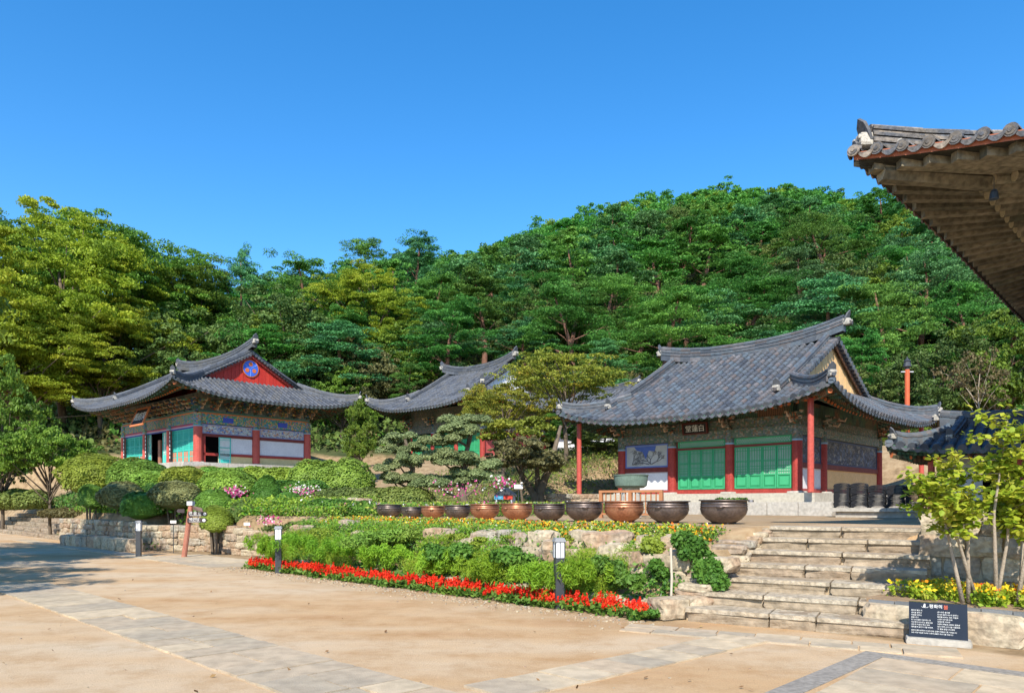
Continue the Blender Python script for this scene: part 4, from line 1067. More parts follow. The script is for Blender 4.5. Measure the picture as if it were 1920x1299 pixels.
mb = MB(); block_row(mb, 'F', a_, -1, 12.4, 1.5, -.5, -.06, .8); block_row(mb, 'R', a_, -1.4, 8.4, 1.3, -.5, -.06, .8); mb.box(-1, 12.3, -1.3, 8.3, -2.5, -.07); mb.build('stone_plinth', [GRANITE], a_.root)
nb = name_board(a_, 6.3, ZP+.02, 1.35, 1.75, 1.05, '殿府冥', .60, flat('orange_frame', (.62, .20, .08)), R(-32) if False else R(28), 'tilted white on black name board in an orange frame under the left eaves', True)
nb.rotation_euler = (R(90-22), 0, a_.root.rotation_euler[2])

# ================= Hall B : middle hall =================
b_ = Hall('temple_hall', (-2.07, 50.0), 7.9, 6.6, R(-43), 4.6, 8.35, 11.75, 2.45, 2.8, 1.0,
          'middle hall half hidden by the maple, with grey tile roof and pink red wall', a=.90, tile=TILE, sp=.32, tr=.095, tl=.5, ridge_up=.6, ridge_over=.8)
b_.roof(); b_.ridges(.36, .5, 6, 1.5); b_.gable(1, WHITEP, 'brown'); b_.gable(-1, WHITEP, 'brown'); b_.eaves(rr=.07, sp=.45)
b_.core(3.2)
ZB = 2.75
for f in 'FRLB': b_.beam(f, ZB-.5, ZB, DANC, .1, name='painted_beam'); b_.beam(f, ZB+.002, ZB+1.3, DANC, .04, name='painted_beam'); b_.beam(f, -.1, .1, REDW, .08, name='sill_beam')
for a in (0, 2.6, 5.2, 7.9): b_.column('F', a, 0, ZB, .2, .5); b_.bracket('F', a, ZB+.1, 3, .9, BRKA)
for a in (3.3, 6.6): b_.column('R', a, 0, ZB, .2, .5); b_.bracket('R', a, ZB+.1, 3, .9, BRKA)
for b0, b1 in ((.2, 2.4), (2.8, 5.0), (5.4, 7.7)):
    for k in range(4):
        if b0 > .3 or k != 2: w = (b1-b0)/4; b_.door('F', b0+w*k, b0+w*(k+1), .1, 2.15, .03, GREENF, GREEND, GREEND, 5, .6)
for b0, b1 in ((.2, 3.1), (3.5, 6.4)): b_.panel('R', b0, b1, .1, 2.2, pm('pink_red_wall', [(.42, .075, .07), (.52, .11, .10)], .7, 3, attr=0, stain=.15), .02, 'red_wall_panel')
b_.panel('L', .2, 6.4, .1, 2.2, WHITEP, 0, 'side_wall'); b_.panel('B', .2, 7.7, .1, 2.2, WHITEP, 0, 'back_wall')
mb = MB(); block_row(mb, 'F', b_, -1, 8.9, 1.5, -.8, -.06, .8); block_row(mb, 'R', b_, -1.4, 7.4, 1.2, -.8, -.06, .8); mb.box(-1, 8.8, -1.3, 7.3, -3, -.07); mb.build('stone_plinth', [GRANITE], b_.root)

# distant roof behind the maple
g_ = Hall('temple_hall', (7.6, 50.0), 6.0, 5.0, R(-43), 4.8, 8.0, 10.0, 1.6, 1.9, .8, 'grey roof glimpsed between the maple crown and the right hall', tile=TILE, sp=.4, tr=.1, tl=.8)
g_.roof('F', ''); g_.ridges(.34, .4, 5, 1.0); g_.core(3, .0, WHITEP)

# ================= Hall D : near eave corner top right =================
CXY = (4.43, 9.20); DW, DD, DO = 15.0, 13.0, 2.5
yw = R(-44.5); e1 = (math.cos(yw), math.sin(yw)); e2 = (-math.sin(yw), math.cos(yw))
FLR = .5; wl = (CXY[0]+(DO+FLR)*(e1[0]+e2[0]), CXY[1]+(DO+FLR)*(e1[1]+e2[1]))
d_ = Hall('temple_hall', (wl[0]+e1[0]*DW, wl[1]+e1[1]*DW), DW, DD, yw, 1.4, 5.54, 9.3, DO, 3.4, .60,
          'near hall seen only as a weathered upturned eave corner at top right', a=.48, tile=TILEN, sp=.235, tr=.066, tl=.3, near=True, lp=3.4, fl=FLR)
d_.roof('FL', 'FL'); d_.ridges(.30, .46, 9, 1.0)
d_.eaves('FL', RAFTN, pm('pale_rafter_end', [(.30, .25, .16), (.38, .32, .22)], .8, 8, attr=0, stain=.3), .074, .255)
d_.gable(-1, REDG); d_.gable(1, REDG)
ZD = 3.6
d_.core(4.0, .1, WHITEP)
for f in 'FL':
    d_.beam(f, ZD-.4, ZD, RAFTN, .1, name='painted_beam')
    for a in np.linspace(0, DW if f == 'F' else DD, 6): d_.column(f, float(a), 0, ZD, .2, .5)
mb = MB(); mb.box(-1, DW+1, -1, DD+1, -1.4, -.02); mb.build('stone_plinth', [GRANITE], d_.root)
# white plaster knobs along the hip ridge
mb = MB()
for i in range(9):
    d = .25+i*.28; q = d_.warp(Vector((-DO+d, -DO+d, 0))); mb.stone((q.x+.13, q.y-.13, d_.zt(-DO+d, -DO+d, True)+.10), (.055,)*3, 0, .03, 0, .9, 1)
mb.build('plaster_knob', [PLASTER], d_.root)
# wind bell
wp = d_.root.matrix_basis @ Vector((-DO+.85, -DO+.5, 0)); zz = 1.4+d_.zt(-DO+1.0, -DO+.62, True)-.38
wb = empty('wind_bell', (wp.x, wp.y, zz), 0, 'small dark wind bell hanging under the eave corner', 'wind bell')
mb = MB(); mb.tube([(0, 0, 0), (0, 0, -.16)], .005, 5); mb.build('chain', [CHAR], wb)
mb = MB(); mb.lathe([(.0, -.16), (.03, -.165), (.045, -.2), (.055, -.28), (.05, -.282), (.0, -.27)], 12); mb.build('bell_body', [flat('blue_grey_bronze', (.05, .07, .10), .5, .5)], wb)

# ================= E : small pavilion behind right wall =================
e_ = Hall('low_pavilion', (12.0, 13.9), 3.3, 1.7, R(-40), 1.4, 2.74, 3.42, .72, .85, .18, 'low blue grey tiled pavilion roof in shade behind the lime shrub', a=.8, tile=TILEB, sp=.24, tr=.08, ridge_up=.10, ridge_over=.2)
e_.roof(); e_.ridges(.26, .2, 4, .7); e_.eaves('FL', sp=.36, rr=.045)
for a in (0, 1.65, 3.3):
    for yy in (0, 1.7):
        mb = MB(); mb.tube([(a, yy, -.2), (a, yy, 1.4)], .07, 10); mb.build('post', [POLE], e_.root)
mb = MB(); mb.box(.1, 3.2, .7, .85, -.2, 1.45); mb.build('rear_wall', [WHITEP], e_.root)
mb = MB(); mb.box(.9, 1.7, .64, .698, -.1, 1.2); mb.build('doorway_shade', [DARK], e_.root)  # black slab painted as the shade of an opening in the wall

# ------------------------------------------------------------------ objects
# cauldron pots
pots = [(730, 50, 'i', 971), (772, 42, 'i', 970.5), (812, 47, 'c', 970.5), (858, 52, 'i', 971), (909, 58, 'c', 971), (969, 62, 'c', 971.5), (1030, 63, 'i', 972.5), (1095, 73, 'i', 974), (1170, 78, 'c', 976), (1252, 83, 'i', 980), (1357, 91, 'i', 982)]
where = ['leftmost of the row', 'second from the left', 'third from the left, beside two iron ones', 'fourth from the left, between two copper ones', 'fifth from the left', 'sixth from the left', 'seventh from the left', 'in front of the thin red eave pole', 'in front of the wooden railing', 'set lower than its neighbours', 'largest, beside the top of the stairs']
def pot_mesh(mat, nm):
    mb = MB(); mb.lathe([(0, 0), (.24, 0), (.26, .03), (.36, .10), (.45, .22), (.485, .34), (.475, .40), (.488, .41), (.476, .42), (.470, .46), (.488, .47), (.468, .485), (.468, .54), (.51, .545), (.515, .57), (.49, .575), (.465, .56), (.46, .50), (0, .46)], 40)
    body = mb.mesh(nm, [mat], True)
    mb = MB(); mb.tube([(-.07, -.470, .40), (-.05, -.53, .40), (.05, -.53, .40), (.07, -.470, .40)], [.02]*4, 8); handle = mb.mesh(nm+'_handle', [mat], True)
    mb = MB()
    for k in range(3):
        t = k*2.1+.5; mb.tube([(math.cos(t)*.22, math.sin(t)*.22, .03), (math.cos(t)*.24, math.sin(t)*.24, -.05)], [.035, .02], 8)
    return body, handle, mb.mesh(nm+'_foot', [mat], True)
PM = {'i': pot_mesh(IRON, 'iron_pot'), 'c': pot_mesh(COPPER, 'copper_pot')}
x1_, y1_, x2_, y2_ = -3.17, 18.3, 3.97, 13.3
WT = pm('dark_pond_water', [(.02, .03, .02), (.04, .05, .03)], .1, 3, attr=0)
mw = MB(); mw.lathe([(0, .50), (.462, .50)], 32); MW = mw.mesh('pot_water', [WT])
for k, (u, w, kd, v) in enumerate(pots):
    tt = (u-CX)/F; f = (tt*y1_-x1_)/((x2_-x1_)-tt*(y2_-y1_)); Y = y1_+(y2_-y1_)*f; X = x1_+(x2_-x1_)*f
    dia = w/F*Y; sc = dia/1.02
    p = empty('cauldron_pot', (X, Y, 1.215), 0, f"{'copper brown' if kd=='c' else 'dark iron'} cauldron pot, {where[k]}", 'pot', 'row of big metal pots on the terrace')
    p.scale = (sc, sc, sc*(.86 if k > 8 else .88)); rz = random.uniform(-.5, .5)
    inst('pot_body', PM[kd][0], p); inst('pot_foot', PM[kd][2], p, rot=(0, 0, rz)); inst('handle', PM[kd][1], p, rot=(0, 0, rz-.5)); inst('handle', PM[kd][1], p, rot=(0, 0, rz+math.pi-.5)); inst('pot_water', MW, p)
    if k == 10:
        rg = np.random.default_rng(3); C = np.array([[.2, .1, .56], [-.1, -.1, .55], [.38, 0, .57], [0, .25, .56]]); P, Nn, idx = clumps(C, np.full((4, 3), .13)*np.array([1, 1, .4]), 30, rg)
        inst('water_plant', leaf_mesh('water_plant', P, Nn, .05, LIVY, rg.random(len(P)), .8), p)
# grey-green basin on its low table
X, Y = ux(1183, 19.5), 19.5
rt0 = empty('stone_basin', (X, Y, 2.0), 0, 'wide grey green basin above the wooden railing', 'basin')
mb = MB(); mb.lathe([(0, 0), (.34, 0), (.43, .06), (.455, .22), (.46, .33), (.48, .34), (.48, .365), (.43, .365), (.42, .2), (0, .12)], 36); mb.build('basin_bowl', [JADE], rt0, smooth=False)
mb = MB(); mb.tube([(0, 0, -.8), (0, 0, 0)], [.3, .24], 14); mb.build('pedestal', [GRANITE], rt0)
# wooden railing
def railing(p0, p1, z, h, label):
    L = math.dist(p0, p1); ang = math.atan2(p1[1]-p0[1], p1[0]-p0[0]); t = empty('wooden_railing', (*p0, z), ang, label, 'railing')
    mb = MB(); mb.box(-.04, L+.04, -.05, .05, h-.06, h); mb.build('top_rail', [WOODO], t)
    mb = MB(); mb.box(0, L, -.03, .03, .08, .13); mb.build('bottom_rail', [WOODO], t)
    for x in np.linspace(0, L, 3): mb = MB(); mb.box(x-.045, x+.045, -.045, .045, 0, h-.06); mb.build('post', [WOODO], t)
    n = int(L/.13)
    for i in range(1, n):
        x = L*i/n
        if min(abs(x-q) for q in (0, L/2, L)) > .06: mb = MB(); mb.box(x-.015, x+.015, -.012, .012, .13, h-.06); mb.build('baluster', [WOODO], t)
railing((ux(1127, 18.6), 18.6), (ux(1240, 17.7), 17.7), 1.2, .72, 'orange brown wooden railing behind the pots, under the basin')
# bollard lamps
def bollard(x, y, label, h=1.067, z=0):
    t = empty('bollard_lamp', (x, y, z), R(12), label, 'lamp bollard', 'lamp bollards along the courtyard')
    w = .066
    mb = MB(); mb.box(-w, w, -w, w, 0, h-.30); mb.build('post', [CHAR], t)
    mb = MB(); mb.box(-w*1.02, w*1.02, -w*1.02, w*1.02, h-.298, h-.06); mb.build('lamp_panel', [LAMPG], t)
    mb = MB()
    for sx in (-1, 1):
        for sy in (-1, 1): mb.box(sx*w*1.06-.007, sx*w*1.06+.007, sy*w*1.06-.007, sy*w*1.06+.007, h-.30, h-.055)
        mb.box(-.006, .006, sx*w*1.06-.004, sx*w*1.06+.004, h-.29, h-.06)
    mb.box(-w*1.1, w*1.1, -w*1.1, w*1.1, h-.31, h-.298); mb.build('lamp_frame', [CHAR], t)
    mb = MB(); mb.box(-w*1.3, w*1.3, -w*1.3, w*1.3, h-.058, h-.03); mb.box(-w*1.1, w*1.1, -w*1.1, w*1.1, h-.03, h); mb.build('cap', [flat('grey_lamp_cap', (.30, .31, .33))], t)
bollard(ux(1048, 10.75), 10.75, 'dark bollard lamp standing in the red flowers, nearest one')
bollard(ux(522, 16.1), 16.1, 'dark bollard lamp at the left end of the red flowers')
bollard(ux(260, 21.0), 21.0, 'dark bollard lamp by the far left rubble wall')
# white stake
mb = MB(); mb.tube([(0, 0, 0), (.02, 0, .55), (.01, .02, .98)], .018, 7)
o = mb.build('stake', [flat('whitewashed_cane', (.52, .46, .36))]); o.location = (ux(1257, 10.1), 10.1, gz(ux(1257, 10.1), 10.1)-.02); tag(o, 'thin pale stake leaning against the rubble wall', 'stake')
# signpost
sx_, sy_ = ux(345, 20.7), 20.7
t = empty('signpost', (sx_, sy_, 0), R(0), 'brown wooden signpost with dark arrow boards and white lettering', 'signpost')
mb = MB(); mb.tube([(0, 0, 0), (.20, 0, 1.52)], [.075, .07], 10); mb.build('post', [pm('brown_post_paint', [(.33, .12, .08), (.45, .19, .13)], .7, 4, attr=0, stain=.2)], t)
mb = MB(); mb.box(.12, .28, -.09, .09, 1.52, 1.64); mb.build('post_cap', [flat('pale_post_cap', (.62, .62, .66))], t)
def arm(txt, z, x0, x1, h=.13, flip=1, ry=0, size=.11):
    q = empty('tmp', (0, 0, 0)); bpy.data.objects.remove(q)
    mb = MB(); tip = x1+flip*.05
    mb.prism([(x0, z-h/2), (x1, z-h/2), (tip, z), (x1, z+h/2), (x0, z+h/2)][::flip], 'y', -.11, -.08); o = mb.build('sign_board', [flat('dark_brown_board', (.055, .04, .045))], t)
    if txt:
        mb = MB(); mb.box(min(x0, x1)+.06, max(x0, x1)-.14, -.113, -.1095, z-h*.36, z-h*.30); n = 12; cx = x1-flip*.03
        mb.add([(cx+math.cos(2*math.pi*j/n)*.045, -.113, z+math.sin(2*math.pi*j/n)*.045) for j in range(n)], [tuple(range(n))], 0); mb.build('sign_marks', [LETTER], o)
        l = inst('lettering', text_mesh(txt, size, LETTER, .001), o, ((x0+x1)/2-flip*.05, -.113, z+.018), (R(90), 0, 0))
arm('관 음 전', 1.27, .17, .68); arm('백련당', 1.09, .14, .66); arm('', 1.36, .06, -.12, .11, -1)
mb = MB(); mb.add([(.22, -.02, 1.52), (.68, -.35, 1.44), (.70, -.35, 1.33), (.30, -.02, 1.38), (.22, .01, 1.52), (.68, -.32, 1.44), (.70, -.32, 1.33), (.30, .01, 1.38)], [(0, 1, 2, 3), (7, 6, 5, 4), (0, 4, 5, 1), (3, 2, 6, 7), (1, 5, 6, 2)]); mb.build('sign_board', [pm('faded_brown_board', [(.16, .11, .10), (.24, .17, .15)], .8, 5, attr=0)], t)
# small white plaques
for (u, v, Y, lb) in ((972, 912, 21, 'small white plaque on a stick behind the copper pots'), (325, 978, 22.6, 'tiny white plaque above the wall beside the signpost'), (463, 982, 21.5, 'tiny white plaque on the wall right of the round green shrub')):
    t = empty('plaque', (ux(u, Y), Y, gz(ux(u, Y), Y)), R(10), lb, 'plaque'); z = vz(v, Y)-t.location.z; w = .13 if v < 950 else .09
    mb = MB(); mb.box(-w, w, -.01, .01, z-w*.5, z+w*.5); mb.build('plate', [flat('white_plate', (.75, .70, .68))], t); mb = MB(); mb.tube([(0, .012, -.1), (0, .012, z)], .012, 6); mb.build('stick', [CHAR], t)
# black stone sign
SG = (ux(1757, 8.0), 7.98)
t = empty('stone_sign', (SG[0], SG[1], 0), R(-28), 'black granite sign with white Korean text on a pale base', 'sign')
mb = MB(); mb.stone((0, .05, .03), (.70, .24, .10), 0, .02, 0, .1, 3, .2); mb.build('base', [GRANITE], t)
mb = MB(); V = [(-.31, 0, .08), (.31, 0, .08), (.31, .10, .50), (-.31, .10, .50)]; V2 = [(x, y+.07, z) for x, y, z in V]
mb.add(V+V2, [(0, 1, 2, 3), (7, 6, 5, 4), (0, 4, 5, 1), (1, 5, 6, 2), (2, 6, 7, 3), (3, 7, 4, 0)]); slab = mb.build('slab', [BLACKG], t); t.scale = (.92, .92, .92)
tilt = math.atan2(.10, .42)
def sgt(txt, x, z, size, mat=LETTER, left=False):
    me = text_mesh(txt, size, mat, .0008)
    if left:
        mn = min(v.co.x for v in me.vertices)
        for v in me.vertices: v.co.x -= mn
    inst('lettering', me, slab, (x, (z-.08)/.42*.10-.003, z), (R(90)-tilt, 0, 0))
sgt('평화의', -.02, .455, .052); sgt('불', .085, .45, .058, REDL)
L1 = ['평화의 불은 이', '세상을 밝히고', '마음을 비추는', '등불 이다', '온 누리 평화 기원 하는 뜻', '이곳에서 타오르는 불빛으로', '모두의 마음이 하나 되어', '평화롭게 살아가기를 바라며']
L2 = ['성스러운 불씨를', '모셔와 함께 나누어 밝히니', '평화를 바라는 모든 이들의', '소망이 여기에 모여', '오래도록 이어져', '인류의 화합과 세계의 평화로', '널리 퍼져 나가기를 기원하며', '이 불을 밝힙니다 함께']
for i, s_ in enumerate(L1): sgt(s_, -.285, .400-i*.0285, .020, left=True)
for i, s_ in enumerate(L2): sgt(s_, -.005, .392-i*.0285, .020, left=True)
sgt('평화의 불을 밝히며 이 땅의 모든 생명이 행복하기를 기원합니다', -.285, .160, .0185, left=True); sgt('모든 이의 마음에 자비와 지혜의 등불이 켜지기를 바랍니다', -.285, .132, .0185, left=True)
mb = MB(); z = .458; y = (z-.08)/.42*.10-.004
mb.lathe([(0, 0), (.010, .006), (.008, .014), (0, .016)], 10, (-.14, y, z+.012), 0); mb.stone((-.142, y, z), (.022, .006, .03), 0, .1, 0, .5, 1)
mb.tube([(-.175, y, z-.008), (-.16, y, z-.018), (-.135, y, z-.021), (-.11, y, z-.017), (-.098, y, z-.006)], .0025, 5); mb.build('seated_figure_mark', [LETTER], slab)
# stacks of black roof tiles on a granite bench
bx, by = ux(1560, 19.6), 19.6; ang = R(-38)
tb = empty('granite_bench', (bx, by, 1.2), ang, 'long grey granite bench carrying the stacked black tiles', 'bench')
mb = MB(); mb.box(-.05, 1.35, -.05, .55, .16, .26); mb.box(1.36, 2.95, -.05, .55, .16, .26); mb.build('bench_top', [GRANITE], tb); mb = MB(); mb.box(.08, 2.8, .05, .45, -.05, .16); mb.build('bench_base', [GRANITE], tb)
mb = MB(); n = 8; V = []
for y in (-.14, .14):
    for zz in (0, .022):
        for j in range(n+1): q = math.pi*(j/n); V.append((math.cos(q)*.19, y*(1 if y < 0 else 1), math.sin(q)*.055+zz))
m = n+1; FS = []
for j in range(n): FS += [(j, 2*m+j, 2*m+j+1, j+1), (m+j, m+j+1, 3*m+j+1, 3*m+j), (j, j+1, m+j+1, m+j), (2*m+j, 3*m+j, 3*m+j+1, 2*m+j+1)]
FS += [(0, m, 3*m, 2*m), (n, 2*m+n, 3*m+n, m+n)]
mb.add(V, FS); TM = mb.mesh('black_tile', [BLACKT])
names = ['leftmost', 'second from left', 'third from left', 'fourth from left', 'fifth from left', 'rightmost']
ca_, sa_ = math.cos(ang), math.sin(ang)
for k in range(6):
    nt = 19 if k < 2 else (17 if k < 5 else 14)
    for j in range(nt):
        lx, ly = .22+k*.44+random.uniform(-.012, .012), .22+random.uniform(-.015, .015)
        o = inst('roof_tile', TM, None, (bx+lx*ca_-ly*sa_, by+lx*sa_+ly*ca_, 1.46+j*.0335), (0, 0, ang+random.uniform(-.03, .03)), (1.04, 1, 1))
        tag(o, f'curved black roof tile in the {names[k]} stack on the granite bench', 'roof tile', 'stacked black tiles on the bench')
# red lamp post behind right hall
Y = 40.0; X = ux(1701, Y); t = empty('lamp_post', (X, Y, gz(X, Y)), 0, 'orange red lamp post with a black lantern behind the right hall', 'lamp post'); h = vz(668, Y)-t.location.z
mb = MB(); mb.tube([(0, 0, 0), (0, 0, h-.75)], .13, 10); mb.build('post', [pm('orange_red_post', [(.50, .09, .035), (.58, .13, .05)], .6, 4, attr=0)], t); mb = MB(); mb.lathe([(0, 0), (.1, .02), (.12, .15), (.22, .2), (.16, .45), (.2, .5), (.05, .65), (0, .8)], 10, (0, 0, h-.78)); mb.build('lantern', [CHAR], t)
mb = MB(); mb.box(-.35, .35, -.03, .03, h-.9, h-.84); mb.build('crossarm', [flat('pale_metal', (.5, .5, .52))], t)
# black and red lantern sign in the upper garden
Y = 44.0; X = ux(660, Y); t = empty('garden_sign', (X, Y, gz(X, Y)), R(20), 'black upright board with a red stripe right of the left hall', 'sign'); z = vz(845, Y)-t.location.z
mb = MB(); mb.box(-.28, .28, -.12, .12, z-.25, z+.62); mb.box(-.2, .2, -.08, .08, -.1, z-.25); mb.build('board', [flat('black_board', (.02, .018, .02))], t); mb = MB(); mb.box(-.06, .06, -.14, -.121, z-.1, z+.5); mb.build('red_stripe', [REDW], t)
# small blue and red notice table
X, Y = ux(948, 21.5), 21.5; t = empty('garden_cart', (X, Y, 1.2), R(-20), 'small dark roofed stand with blue and red trim behind the copper pots', 'stand')
mb = MB(); mb.prism([(-.32, .62), (.32, .62), (0, .86)], 'y', -.2, .2); mb.build('roof', [CHAR], t)
for x in (-.24, .24): mb = MB(); mb.box(x-.02, x+.02, -.15, .15, 0, .62); mb.build('leg', [flat('pale_metal', (.5, .5, .52))], t)
mb = MB(); mb.box(-.3, -.02, -.17, -.14, .5, .62); mb.build('blue_trim', [flat('sky_blue_trim', (.10, .38, .62))], t); mb = MB(); mb.box(.0, .28, -.17, -.14, .5, .62); mb.build('red_trim', [flat('bright_red_trim', (.6, .05, .03))], t)

# ------------------------------------------------------------------ garden
def lumps(name, C, Rd, n, leaf, mat, label, cat, group=None, seed=0, up=.4, rand=.55, shell=.8, top=-.4, core=True, kind=None, cores=.86, asp=.6):
    """dense clipped plant; C world coords"""
    rg = np.random.default_rng(seed); C = np.array(C, float); Rd = np.array(Rd, float); base = C.mean(0); base[2] = C[:, 2].min()-Rd[:, 2].max()
    vol = (Rd[:, 0]*Rd[:, 1]); per = np.maximum(30, (n*vol/vol.sum())).astype(int)
    P, Nn, idx = clumps(C-base, Rd, per, rg, shell, up, rand, top); rnd = rg.random(len(P))*.8+.1
    t = empty(name, tuple(base), 0, label, cat, group)
    if kind: t['kind'] = kind
    # uneven outline
    off = rg.uniform(0, 50)
    w = np.array([mnoise.noise(Vector((p[0]*2.2+off, p[1]*2.2, p[2]*2.2))) for p in P]) if len(P) < 30000 else rg.normal(size=len(P))*.2
    P = C[idx]-base+(P-(C[idx]-base))*(1+.16*w[:, None])
    inst('foliage', leaf_mesh(name, P, Nn, leaf*rg.uniform(.7, 1.3, len(P)), mat, rnd, asp, rng=rg), t)
    if core:
        mb = MB()
        for c_, r_ in zip(C-base, Rd):
            k = cores; n_ = 12
            prof = [(math.sin(math.pi*j/8)*1, -math.cos(math.pi*j/8)) for j in range(9)]
            vs = [(c_[0]+p[0]*math.cos(2*math.pi*i/n_)*r_[0]*k, c_[1]+p[0]*math.sin(2*math.pi*i/n_)*r_[1]*k, c_[2]+(p[1] if p[1] > 0 else p[1]*(.6 if top > -.5 else 1))*r_[2]*k) for p in prof for i in range(n_)]
            mb.add(vs, [(a*n_+i, a*n_+(i+1) % n_, (a+1)*n_+(i+1) % n_, (a+1)*n_+i) for a in range(8) for i in range(n_)], 0, .1)
        inst('inner_foliage', mb.mesh(name+'_inner', [mat]), t)
    return t
def dome(u, v, w, h, Y, mat, label, seed, n=5000, leaf=.05, cores=.86):
    X = ux(u, Y); z = vz(v, Y); rx = w/F*Y/2; rz = h/F*Y/2
    t = lumps('clipped_shrub', [(X, Y, z)], [(rx, rx*.95, rz)], n, leaf, mat, label, 'shrub', None, seed, .6, .26, .90, -.55, cores=cores)
    g = gz(X, Y)
    mb = MB(); zb = t.location.z
    for k in range(5):
        a = k*1.3+seed; mb.tube([(math.cos(a)*.1, math.sin(a)*.1, g-zb-.1), (math.cos(a)*rx*.35, math.sin(a)*rx*.35, z-zb-rz*.3)], [.05, .03], 6)
    mb.build('stems', [BARK], t)
D_ = [(180, 888, 116, 66, 30.5, LTOPY, 'widest yellow green clipped dome shrub left of the left hall'), (257, 888, 92, 52, 29.0, LTOP, 'bright green clipped dome below the left hall steps'),
      (287, 912, 84, 56, 27.3, LTOP, 'dark green clipped shrub in the middle of the topiary group'), (346, 896, 84, 42, 27.4, LTOPY, 'flat clipped dome right under the corner column of the left hall'),
      (428, 905, 92, 48, 26.0, LTOP, 'broad green clipped dome left of the magenta flowers'), (330, 925, 86, 46, 25.2, LTOPG, 'grey green clipped dome above the signpost'),
      (230, 926, 78, 42, 26.4, LTOPG, 'brownish clipped dome at the left of the topiary group'), (266, 945, 70, 42, 25.0, LTOP, 'low dark clipped shrub under the brownish dome'),
      (400, 937, 60, 38, 23.6, LTOP, 'small round green shrub above the bright ball'), (405, 970, 54, 42, 22.2, LTOPY, 'bright yellow green clipped ball right of the signpost'),
      (172, 928, 44, 38, 27.5, LTOP, 'small dark clipped shrub under the widest dome'), (500, 925, 52, 56, 25.8, LIVY, 'loose green shrub right of the magenta flowers'), (470, 958, 70, 44, 23, LDRK, 'loose dull shrub left of the long low hedge'),
      (540, 950, 56, 50, 22.2, LIVY, 'loose flowering shrub at the left end of the low hedge')]
for k, (u, v, w, h, Y, m_, lb) in enumerate(D_): dome(u, v+5, w*1.12, h*1.35, Y, m_, lb, k+20, int(4500+w*60), .046)
def hedge(p0, p1, z0, z1, th, mat, label, seed, n=9000, leaf=.055, z0b=None, z1b=None):
    L = math.dist(p0, p1); k = max(3, int(L/(th*.55))); C = []; Rd = []
    z0b = z0 if z0b is None else z0b; z1b = z1 if z1b is None else z1b
    for i in range(k):
        f = (i+.5)/k; a, b = z0+(z0b-z0)*f, z1+(z1b-z1)*f
        C.append((p0[0]+(p1[0]-p0[0])*f, p0[1]+(p1[1]-p0[1])*f, (a+b)/2)); Rd.append((th*.62, th*.62, (b-a)/2*random.uniform(.93, 1.05)))
    lumps('hedge', C, Rd, n, leaf, mat, label, 'hedge', None, seed, .5, .32, .87, -.8)
def uvp(u, Y): return (ux(u, Y), Y)
hedge(uvp(380, 36.5), uvp(470, 36.5), 2.0, 3.45, 1.3, LTOP, 'short clipped hedge below the corner of the left hall', 51, 7000, .065)
hedge(uvp(462, 36), uvp(578, 35), 1.5, 3.40, 1.9, LTOPY, 'clipped hedge in front of the brick base of the left hall', 52, 16000, .065)
hedge(uvp(570, 34), uvp(672, 33), 1.4, 3.62, 2.0, LTOP, 'tall clipped hedge right of the left hall', 53, 18000, .06)
hedge(uvp(590, 27.0), uvp(790, 24.6), 1.3, 2.15, 1.2, LDRK, 'low grey green hedge behind the leftmost pots', 54, 16000, .05)
hedge(uvp(590, 21.8), uvp(700, 20.5), 1.0, 1.75, 1.1, LIVY, 'dark flat topped hedge left of the row of pots', 55, 16000, .045, z1b=1.62)
hedge(uvp(700, 22.0), uvp(815, 20.8), 1.1, 1.62, 1.0, LIVY, 'flat topped hedge right behind the leftmost pots', 56, 12000, .045)
hedge(uvp(480, 29), uvp(600, 28), 1.6, 2.5, 1.2, LIVY, 'dull green hedge under the tall clipped one', 57, 12000, .055)
hedge(uvp(-40, 39), uvp(70, 38), 1.1, 2.35, 1.8, LDRK, 'dark hedge above the far left stairs', 58, 12000, .07)
hedge(uvp(92, 31.6), uvp(180, 29.6), .9, 1.35, .9, LBRN, 'low brownish planting above the left rubble wall', 59, 6000, .06)

# scattered plants as stuff
def scatter(name, pts, hts, n, leaf, mats, label, cat, seed, mix=None, up=.6, spread=.12, asp=.5, vertical=False):
    rg = np.random.default_rng(seed); pts = np.array(pts, float); k = rg.integers(0, len(pts), n)
    hh = np.array(hts)[k]; P = pts[k]+rg.normal(size=(n, 3))*np.array([spread, spread, 0]); q = rg.random(n)**.8; P[:, 2] += q*hh
    if vertical: Nn = rg.normal(size=(n, 3))*np.array([1, 1, .25])
    else: Nn = rg.normal(size=(n, 3))*.7+np.array([0, -.25, up])
    midx = None
    if mix:
        midx = np.zeros(n, int); r = rg.random(n); cl = (np.array([mnoise.noise(Vector((p[0]*.9, p[1]*.9, seed))) for p in pts])[k])
        acc = 0
        for i, (frac, zmin) in enumerate(mix):
            sel = (r > acc) & (r <= acc+frac) & (q > zmin); midx[sel] = i+1; acc += frac
            P[sel, 2] += .02
    me = leaf_mesh(name, P, Nn, leaf*rg.uniform(.6, 1.3, n), mats, rg.random(n), asp, midx, rng=rg)
    o = bpy.data.objects.new(name, me); COL.objects.link(o); tag(o, label, cat, kind='stuff'); return o
def area(s0, s1, t0, t1, n, seed=0, f=None):
    rg = np.random.default_rng(seed); out = []
    while len(out) < n:
        s, t = rg.uniform(s0, s1), rg.uniform(t0, t1)
        if f and not f(s, t): continue
        x, y = xy(s, t); out.append((x, y, gz(x, y)))
    return out
